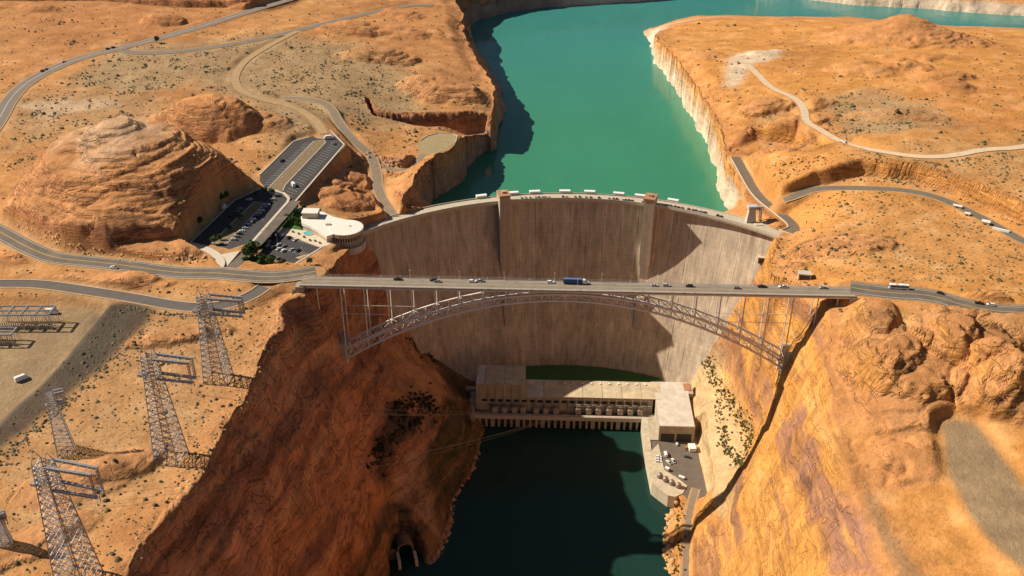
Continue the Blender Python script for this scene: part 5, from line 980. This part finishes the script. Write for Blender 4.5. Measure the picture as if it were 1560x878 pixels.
def lattice_tower(h, label, base=14., arm=24., rz=0., loc=(0, 0, 0), r=.17):
    t = empty('transmission_tower', loc, rz); tag(t, label, 'pylon', 'transmission towers on the left rim')
    hb = h*.72; B = base/2; T = base*.25
    SG = ((-1, -1), (1, -1), (1, 1), (-1, 1))
    legs = [(Vector((sx*B, sy*B*.85, -3)), Vector((sx*T, sy*T*.9, hb))) for sx, sy in SG]
    for a, b in legs: MB().bar(a, b, r*2.4, r*1.9).build('leg', M_lat, t)
    for i in range(4):
        mb = MB(); lattice(mb, legs[i], legs[(i+1) % 4], r, 13); o = mb.build('leg_bracing', M_lat, t); o['kind'] = 'stuff'
    ups_ = [(Vector((sx*T, sy*T*.9, hb)), Vector((sx*T*.8, sy*T*.7, h*.92))) for sx, sy in SG]
    mb = MB()
    for i in range(4): lattice(mb, ups_[i], ups_[(i+1) % 4], r, 6); mb.bar(*ups_[i], r*1.6)
    mb.build('upper_mast', M_lat, t)['kind'] = 'stuff'
    for sx in (-1, 1):
        mb = MB()
        for sy in (-1, 1): mb.bar((sx*T*.8, sy*T*.7, h*.92), (sx*T*.8, 0, h), r*1.5, r*.6)
        mb.build('peak', M_lat, t)
    L = arm; lev = (h*.76, h*.76, h*.92)
    for z in (lev[0], lev[2]):
        for y in (-T*.7, T*.7):
            mb = MB(); beam(mb, (T*.8, y, z), (L, y*.8, z), .8, 1.1, r*.75, 9); mb.build('cross_arm', M_lat, t)['kind'] = 'stuff'
        for k in range(6): x = T+(L-T)*k/5; MB().bar((x, -T*.68, z), (x, T*.68, z), r).build('arm_tie', M_lat, t)
        for x in (L*.45, L*.72, L): MB().bar((x, -1, z-.4), (x, -1, z-3.4), .24, .18, 6).build('insulator', M_ins, t)
    for y in (-T*.6, T*.6): mb = MB(); beam(mb, (L, y, lev[0]), (L+.01, y*.98, lev[2]), 1., .8, r, 6) if False else lattice(mb, (Vector((L-1.6, y, lev[0])), Vector((L-1.6, y, lev[2]))), (Vector((L, y, lev[0])), Vector((L, y, lev[2]))), r, 6); mb.bar((L, y, lev[0]), (L, y, lev[2]), r*1.5); mb.build('end_frame', M_lat, t)['kind'] = 'stuff'
    mb = MB(); beam(mb, (-T*.8, 0, lev[1]), (-T*.8-arm*.2, 0, lev[1]), T, 1.3, r*.8, 3); mb.build('cross_arm', M_lat, t)['kind'] = 'stuff'
    return t
def tower_at(px, py, h, label, **k):
    g = hit(px, py); return lattice_tower(h, label, loc=(g[0], g[1], g[2]), **k)
T1 = tower_at(333, 578, 66, 'steel lattice pylon farthest up the left rim, beside the access road', base=15, arm=24, rz=-.12)
T2 = tower_at(262, 700, 76, 'tall steel lattice pylon in the middle of the left rim', base=15, arm=24, rz=-.15)
T3 = tower_at(122, 885, 80, 'tallest steel lattice pylon cut by the lower left corner', base=17, arm=26, rz=-.2)
T4 = tower_at(101, 688, 44, 'smaller steel lattice pylon by the gravel embankment', base=10, arm=7, rz=.5, r=.12)
T5 = tower_at(10, 830, 22, 'short slender steel mast at the left edge of the picture', base=6, arm=4, rz=.4, r=.12)
# substation frames
def sub_frame(px, py, L, D, h, nb, label):
    g = un(px, py, 201); t = empty('switchyard_frame', (g[0], g[1], 201), .05); tag(t, label, 'switchyard', 'steel frames of the switchyard')
    for i in range(nb):
        for y in (0, D): x = -L/2+L*i/(nb-1); mb = MB(); beam(mb, (x, y, 0), (x+.01, y, h), .9, .9, .09, 6) if False else mb.bar((x, y, 0), (x, y, h), .28, .2); mb.build('post', M_lat, t)
    for y in (0, D/2, D): mb = MB(); beam(mb, (-L/2, y, h), (L/2, y, h), .8, .9, .07, 18); mb.build('beam', M_lat, t)['kind'] = 'stuff'
    for i in range(nb): x = -L/2+L*i/(nb-1); mb = MB(); beam(mb, (x, 0, h), (x, D, h), .9, 1.0, .1, 6); mb.build('beam', M_lat, t)['kind'] = 'stuff'
    for i in range(nb*5):
        x = -L/2+L*(i+.5)/(nb*5); MB().bar((x, D*.5, 0), (x, D*.5, 3.5+3*(i % 2)), .18, .12).build('isolator', M_trf, t);  MB().box((x-.6, 1.0, 0), (x+.6, 2.4, 2.2)).build('breaker', M_trf, t); MB().bar((x, 1.7, 2.2), (x, 1.7, 5.2), .25, .18, 6).build('bushing', M_ins, t); MB().bar((x, D-1, 0), (x, D-1, 5), .2, .16).build('insulator_post', M_trf, t)
    return t
sub_frame(38, 503, 38, 12, 12, 5, 'larger steel switchyard frame with crossed beams on the gravel pad'); sub_frame(-8, 528, 26, 9, 9, 3, 'smaller switchyard frame cut by the left picture edge')
fr = empty('boundary_fence', (0, 0, 0)); P, hw = ROADS['lower_road']
fp = np.array([hit(*p) for p in ((5, 660), (60, 600), (110, 545), (160, 485))]); o0 = Vector(fp[0]); fr.location = o0; tag(fr, 'wire fence along the embankment edge of the gravel yard', 'fence')
for p in dense(fp, 7): MB().bar((0, 0, -.3), (0, 0, 2.2), .08).build('post', M_steel, fr).location = Vector((p[0], p[1], ground(p[0], p[1])))-o0
# small buildings by the ridge road on the right
for (px, py), (l, d_, h), lb in (((1458, 317), (9, 4, 3.2), 'small pale guard hut beside the ridge road, leftmost of three'), ((1473, 329), (5, 4, 3.4), 'small pale booth beside the ridge road, between hut and canopy'), ((1501, 342), (8, 6, 4), 'pale flat roofed checkpoint building by the ridge road')):
    q_ = hit(px, py); c = empty('guard_hut', (q_[0], q_[1], q_[2]-.2), -.5); MB().box((-l/2, -d_/2, 0), (l/2, d_/2, h)).build('wall', M_vwall, c); MB().box((-l/2-.5, -d_/2-.5, h), (l/2+.5, d_/2+.5, h+.4)).build('roof', M_vroof, c); MB().box((-l*.2, -d_/2-.06, 1), (l*.2, -d_/2+.02, 2.3)).build('window', M_glass, c); c.scale = (.75,)*3; tag(c, lb, 'hut', 'checkpoint buildings on the ridge road')
q_ = hit(1524, 353); c = empty('canopy_trailer', (q_[0], q_[1], q_[2]), -.55); MB().box((-9, -1.4, .8), (9, 1.4, 3.8)).build('body', M_white, c); MB().box((-9.2, -1.5, 3.8), (9.2, 1.5, 4.0)).build('roof', M_white, c)
for x in (-7, -5.8, 6.5):
    for s_ in (-1, 1): o = link('wheel', wheel_me, None, c); o.location = (x, s_*1.1, .45); o.scale = (1.3,)*3
c.scale = (.7, .6, .6); tag(c, 'long white trailer parked beside the ridge road checkpoint', 'trailer')
# tunnel portal on the left bank
tp_ = un(618, 846, 0); pt = empty('tunnel_portal', (tp_[0], tp_[1], 0), .30)
def arch_ring(r0, r1, y0, y1, hs, n=12):
    mb = MB(); pr = [(-1, -4)]+[(-math.cos(math.pi*i/n), 0) for i in range(0)]
    prof = lambda r: [(-r, -4)]+[(-r*math.cos(math.pi*i/n), hs+r*math.sin(math.pi*i/n)) for i in range(n+1)]+[(r, -4)]
    a, b = prof(r0), prof(r1); m_ = len(a)
    for y in (y0, y1): mb.v += [(x, y, z) for x, z in a]+[(x, y, z) for x, z in b]
    k = 2*m_
    for i in range(m_-1): mb.f += [(i, i+1, m_+i+1, m_+i), (k+i, k+m_+i, k+m_+i+1, k+i+1), (i, k+i, k+i+1, i+1), (m_+i, m_+i+1, k+m_+i+1, k+m_+i)]
    return mb
arch_ring(5.2, 6.6, -2, 22, 8).build('portal_arch', mat('portal_rock', (.20, .13, .09), .9, .3, .3), pt); MB().box((-7.4, 21, -4), (7.4, 22.5, 17)).build('bore_end', mat('tunnel_dark', (.01, .01, .01), 1, .1, 1), pt)
for s_ in (-1, 1): MB().box((s_*6.6-1.1, -14, -4), (s_*6.6+1.1, -3.9, 9 if s_ < 0 else 7)).build('wing_wall', M_conc2, pt)
MB().box((-13, -3, -3), (-7.7, -1, 10)).build('head_wall', mat('portal_rock', ()), pt)
tag(pt, 'arched concrete tunnel outlet in the left rock wall at river level', 'tunnel portal')
# cables over the river
M_wire = mat('power_cable', (.30, .28, .26), .5, .1, 1., metal=.3)
def cable(a, b, sag, label, r=.09, n=24):
    a = Vector(a); b = Vector(b); pts = [a.lerp(b, i/n)-Vector((0, 0, 4*sag*(i/n)*(1-i/n))) for i in range(n+1)]; o0 = pts[0]; ob = MB().tube([p-o0 for p in pts], r, 3).build('power_cable', M_wire); ob.location = o0; tag(ob, label, 'cable', 'power cables over the river')
tops = []
for T, h in ((T1, 66), (T2, 76), (T3, 80)):
    M_ = Matrix.Translation(T.location) @ Matrix.Rotation(T.rotation_euler[2], 4, 'Z'); tops.append([M_ @ Vector((24*.55, -1, h*.70-3.6)), M_ @ Vector((24, -1, h*.70-3.6)), M_ @ Vector((24*.9, -1, h*.80-3.6))])
for i, T in enumerate(tops):
    for j, p in enumerate(T):
        tgt = (vpl(700+(275, 525, 785)[i]/3.992, 620, 111)[0]+j*3-3, 111.3, DZ+9.4); cable(p, tgt, 14, f'{["upper", "middle", "lower"][j]} power cable from the {["far", "middle", "near"][i]} rim pylon down to the powerhouse', r=.07)
print('towers', round(time.time()-T0, 1))
#TOWERS_END
# ------------------------------------------------------------------ vegetation and loose rock
M_leaf = mat('tree_leaves', (.055, .105, .02), .8, .45, .9); M_leaf2 = mat('pale_leaves', (.11, .14, .035), .8, .4, .9); M_scrub = mat('scrub_leaves', (.085, .080, .038), .9, .4, 1.2); M_bark = mat('tree_bark', (.14, .09, .055), .9, .3, 1.5)
def leaf_blob(rng, n, R, squash=.75, size=.5):
    """many small leaf quads spread through an uneven crown"""
    nl = max(5, n//90); lob = rng.normal(size=(nl, 3)); lob /= np.linalg.norm(lob, axis=1)[:, None]; lob *= R*rng.uniform(.25, .62, (nl, 1)); lr = R*rng.uniform(.28, .5, nl)
    k = rng.integers(0, nl, n); d = rng.normal(size=(n, 3)); d /= np.linalg.norm(d, axis=1)[:, None]; p = lob[k]+d*(lr[k]*rng.uniform(.55, 1.05, n))[:, None]; p[:, 2] *= squash
    a = rng.normal(size=(n, 3)); a /= np.linalg.norm(a, axis=1)[:, None]; b = np.cross(a, rng.normal(size=(n, 3))); b /= np.linalg.norm(b, axis=1)[:, None]+1e-9; s_ = size*rng.uniform(.6, 1.3, (n, 1))
    V_ = np.stack([p-a*s_-b*s_*.5, p+a*s_-b*s_*.5, p+a*s_*.8+b*s_*.6, p-a*s_*.8+b*s_*.6], 1).reshape(-1, 3); return V_, np.arange(n*4).reshape(n, 4)
def tree_meshes(seed, R, n):
    rng = np.random.default_rng(seed); V_, F_ = leaf_blob(rng, n, R, .8, R*.085); V_[:, 2] += R*1.15; cr = np_mesh('crown', V_, F_, 4)
    tr_ = MB(); tr_.bar((0, 0, -.4), (.1*R*.3, 0, R*.8), R*.075, R*.05, 7)
    for k in range(6): a = k*1.05+seed; tr_.bar((.02*R, 0, R*.55+k*.05*R), (math.cos(a)*R*.5, math.sin(a)*R*.5, R*(1.0+.1*k)), R*.035, R*.012, 5)
    return cr, tr_.mesh('trunk')
TM = [tree_meshes(i, 1.0*5, 900) for i in range(4)]
for c_, t_ in TM: c_.materials.append(M_leaf); t_.materials.append(M_bark)
def tree(px, py, R, label, v=0, z=None, pale=False, sq=1.):
    g = un(px, py, z) if z else hit(px, py); t = empty('tree', (g[0], g[1], g[2]), random.uniform(0, 6)); t.scale = (R/5, R/5, R/5*sq); c = link('crown', TM[v % 4][0], None, t); link('trunk', TM[v % 4][1], None, t); tag(t, label, 'tree', 'trees around the visitor centre')
    if pale: c.material_slots[0].link = 'OBJECT'; c.material_slots[0].material = M_leaf2
for i, (px, py, R, lb, z, pale) in enumerate([(383, 397, 9.5, 'largest broad green tree on the roadside lawn', 200, 0), (398, 402, 5.5, 'green tree just right of the largest tree on the lawn', 200, 0), (414, 405, 5, 'round green tree in the middle of the roadside lawn', 200, 0), (428, 409, 4, 'small green tree toward the right of the roadside lawn', 200, 1), (440, 413, 3.5, 'small tree at the right tip of the roadside lawn', 200, 0), (374, 404, 4, 'small tree at the left tip of the roadside lawn', 200, 0),
        (447, 342, 4.5, 'green tree on the plaza lawn beside the visitor centre', 198.2, 0), (455, 345, 4.2, 'dark green tree close to the visitor centre wall', 198.2, 0), (438, 338, 4, 'leftmost green tree on the plaza lawn', 198.2, 1), (452, 327, 3.6, 'green tree behind the visitor centre penthouse', 198.2, 0), (463, 320, 3.2, 'small green tree at the back of the visitor centre', 198.2, 0), (486, 326, 3, 'small tree behind the visitor centre wing', 198.2, 0), (502, 362, 3.2, 'small olive tree in front of the round visitor hall', 198.0, 1),
        (414, 298, 4, 'green tree on the kerb between the two parking lots', 204, 0), (403, 296, 3.6, 'dark tree left of the kerb between the parking lots', 204, 0), (390, 300, 3, 'small tree at the top of the shaded lot', 204, 0), (327, 372, 4.2, 'pale green tree on the island below the shaded lot', 204, 1), (283, 365, 4.5, 'pale bushy tree at the foot of the big butte', 204, 1), (272, 368, 3.6, 'small pale bush left of the bushy tree under the butte', 204, 1), (366, 335, 3, 'upper tree in the shaded lot median', 204, 0), (350, 352, 3, 'middle tree in the shaded lot median', 204, 0), (336, 366, 3, 'lower tree in the shaded lot median', 204, 0), (305, 343, 4, 'dark tree in butte shadow at the edge of the shaded lot', None, 0), (338, 308, 4.5, 'dark tree in butte shadow near the top of the shaded lot', None, 0), (345, 303, 3.8, 'dark tree in deepest butte shadow beside the lot', None, 0), (473, 404, 3.5, 'bushy green tree on the rocks right of the visitor lot', None, 1), (239, 66, 5, 'lone dark tree beside the far desert highway', None, 0)]): tree(px, py, R, lb, i, z, pale)
# desert scrub: uncountable low bushes as one mass
def scrub(name, pts, sizes, m, seed, kind='stuff', tris=10):
    rng = np.random.default_rng(seed); n = len(pts); 
    base = np.array([[1, 0, 0], [.3, .95, .1], [-.8, .6, 0], [-.8, -.6, .1], [.3, -.95, 0], [.5, .3, .75], [-.5, .2, .8], [0, -.5, .7]]); Fb = np.array([[0, 1, 5], [1, 6, 5], [1, 2, 6], [2, 3, 6], [3, 7, 6], [3, 4, 7], [4, 0, 7], [0, 5, 7], [5, 6, 7]])
    th = rng.uniform(0, 6.28, n); jit = rng.uniform(.6, 1.35, (n, 8, 3)); B_ = base[None]*jit; ca, sa = np.cos(th)[:, None], np.sin(th)[:, None]
    V_ = np.stack([B_[..., 0]*ca-B_[..., 1]*sa, B_[..., 0]*sa+B_[..., 1]*ca, B_[..., 2]-.12], -1)*sizes[:, None, None]+pts[:, None, :]
    F_ = (Fb[None]+(np.arange(n)*8)[:, None, None]).reshape(-1, 3); o = link(name, np_mesh(name, V_.reshape(-1, 3), F_, 3), m); tag(o, kind=kind); return o
rng = np.random.default_rng(3)
def scatter_px(n, x0, x1, y0, y1, dens):
    px = rng.uniform(x0, x1, n*8); py = rng.uniform(y0, y1, n*8); d = fw[None]+rt[None]*((px-780)/F)[:, None]-up[None]*((py-439)/F)[:, None]; h = np.full(len(px), 204.)
    for _ in range(4): p = CAM[None]+d*((h-CAM[2])/d[:, 2])[:, None]; h = samp(H, p[:, 0], p[:, 1])
    x, y = p[:, 0], p[:, 1]; ok = (x > GX0+10) & (x < GX1-10) & (y > GY0+10) & (y < GY1-10) & (samp(CLIFF, x, y) < .2) & (samp(QUIET, x, y) < .15) & (h > 160) & (rng.random(len(x)) < dens(x, y))
    return np.c_[x, y, h][ok][:n]
def dn(x, y):
    c = noise3(x/60, y/60, 2.); c2 = noise3(x/22, y/22, 7.); return (.10+.45*samp(OLIVE, x, y)+.5*np.maximum(0, c))*np.where(c2 > .1, 1.8, .35)*(1-.9*samp(ROCK, x, y))
S1 = scatter_px(9000, -150, 1710, 0, 260, dn); S2 = scatter_px(4500, -100, 1700, 230, 560, dn); S3 = scatter_px(1500, -80, 420, 430, 900, lambda x, y: .6*(1-.8*samp(ROCK, x, y))); S4 = scatter_px(1800, 1180, 1660, 230, 450, lambda x, y: .7+0*x)
PTS = np.concatenate([S1, S2, S3, S4]); lg = lambda m_, n_: np.clip(m_*np.exp(rng.normal(0, .45, n_)), .25, 3.2); SZ = np.concatenate([lg(.85, len(S1)), lg(.65, len(S2)), lg(.55, len(S3)), lg(.65, len(S4))])
hf = rng.random(len(PTS)) < .55; sc_o = scrub('desert_scrub', PTS[hf], SZ[hf], M_scrub, 5); tag(sc_o, 'low olive desert scrub dotted over both plateaus', 'scrub'); sc_o = scrub('dry_brush', PTS[~hf], SZ[~hf], mat('dry_brush', (.17, .12, .055), .9, .4, 1.), 6); tag(sc_o, 'dry brown brush dotted over both plateaus', 'scrub')
# embankment brush below the gravel yard
ep = []
for i in range(320):
    t = rng.uniform(0, 1); a = np.array([218, 505])*(1-t)+np.array([-10, 715])*t; d = rng.normal(0, 7, 2); g = hit(a[0]+d[0], a[1]+d[1]); ep.append(g)
for i in range(160):
    t = rng.uniform(0, 1); g = hit(190+t*195, 466+math.sin(t*3)*16+rng.normal(0, 1.6)); ep.append(g)
o = scrub('embankment_brush', np.array(ep), rng.uniform(.6, 1.7, len(ep)), mat('brush_tan', (.15, .115, .06), .9, .4, 1.), 8); tag(o, 'tan brush along the dark embankment below the gravel yard', 'brush')
# green brush in the crease of the right bank and on the left spur
def brush(name, line, n, spread, size, m, label, seed):
    r_ = np.random.default_rng(seed); L = np.array(line, float); VV = []; FF = []; k = 0
    for i in range(n):
        t = r_.uniform(0, len(L)-1); j = min(int(t), len(L)-2); a = L[j]+(L[j+1]-L[j])*(t-j)+r_.normal(0, spread, 2); g = hit(a[0], a[1], 300); R = size*r_.uniform(.5, 1.4); V_, F_ = leaf_blob(r_, 60, R, .7, R*.22); VV.append(V_+g+np.array([0, 0, R*.3])); FF.append(F_+k); k += len(V_)
    o = link(name, np_mesh(name, np.concatenate(VV), np.concatenate(FF), 4), m); tag(o, label, 'brush', kind='stuff')
brush('bank_brush', [(1076, 545), (1088, 575), (1104, 600), (1122, 622), (1136, 650), (1140, 685), (1132, 712), (1112, 690), (1100, 660), (1096, 610)], 620, 5.5, 1.35, mat('bank_leaves', (.13, .135, .035), .85, .4, .6), 'green brush in the crease of the sunlit right bank', 4)
brush('spur_brush', [(612, 515), (640, 528), (662, 545)], 40, 5, 2.6, M_leaf, 'dark green brush on the left spur above the dam foot', 5)
brush('cove_brush', [(600, 640), (615, 615), (640, 605), (658, 622), (640, 640), (600, 660), (580, 690), (570, 720)], 300, 9, 2.0, mat('dark_brush', (.055, .05, .028), .9, .4, .6), 'dark brush in the shaded hollow of the left bank', 6)
brush('shore_brush', [(1036, 765), (1034, 800), (1032, 840), (1034, 875)], 60, 5, 1.5, M_leaf2, 'green shrubs among the boulders on the right shore', 7)
# boulders at the waterline
def boulders(name, line, n, spread, size, m, label, seed):
    r_ = np.random.default_rng(seed); L = np.array(line, float); pts = []
    for i in range(n):
        t = r_.uniform(0, len(L)-1); j = min(int(t), len(L)-2); a = L[j]+(L[j+1]-L[j])*(t-j)+r_.normal(0, spread, 2); pts.append(hit(a[0], a[1], 300))
    o = scrub(name, np.array(pts), r_.uniform(.3, 1, n)**2*size+.4, m, seed); tag(o, label, 'boulders')
boulders('right_shore_boulders', [(1026, 765), (1020, 800), (1016, 830), (1020, 875)], 130, 5, 3.2, mat('orange_boulder', (.56, .32, .13), .9, .2, .5, .3), 'orange boulders lining the right river shore', 21)
boulders('left_shore_boulders', [(650, 866), (668, 845), (680, 812), (694, 757), (714, 724), (730, 690)], 150, 3, 3.0, mat('red_boulder', (.36, .20, .12), .9, .25, .5, .3), 'reddish boulders lining the shaded left river shore', 22)
boulders('cliff_talus', [(560, 240), (590, 250), (620, 245)], 90, 5, 2.6, mat('red_boulder', ()), 'reddish talus blocks below the overlook terrace', 23)
boulders('butte_talus', [(20, 330), (90, 372), (180, 395), (260, 392), (320, 400)], 260, 5, 1.1, mat('orange_boulder', ()), 'orange rock rubble around the foot of the big butte', 24)
boulders('rim_rubble', [(430, 470), (425, 500), (405, 555), (372, 605), (320, 690), (262, 785), (205, 855)], 260, 8, 1.3, mat('orange_boulder', ()), 'orange rock rubble along the left canyon rim', 25)
print('vegetation', round(time.time()-T0, 1))
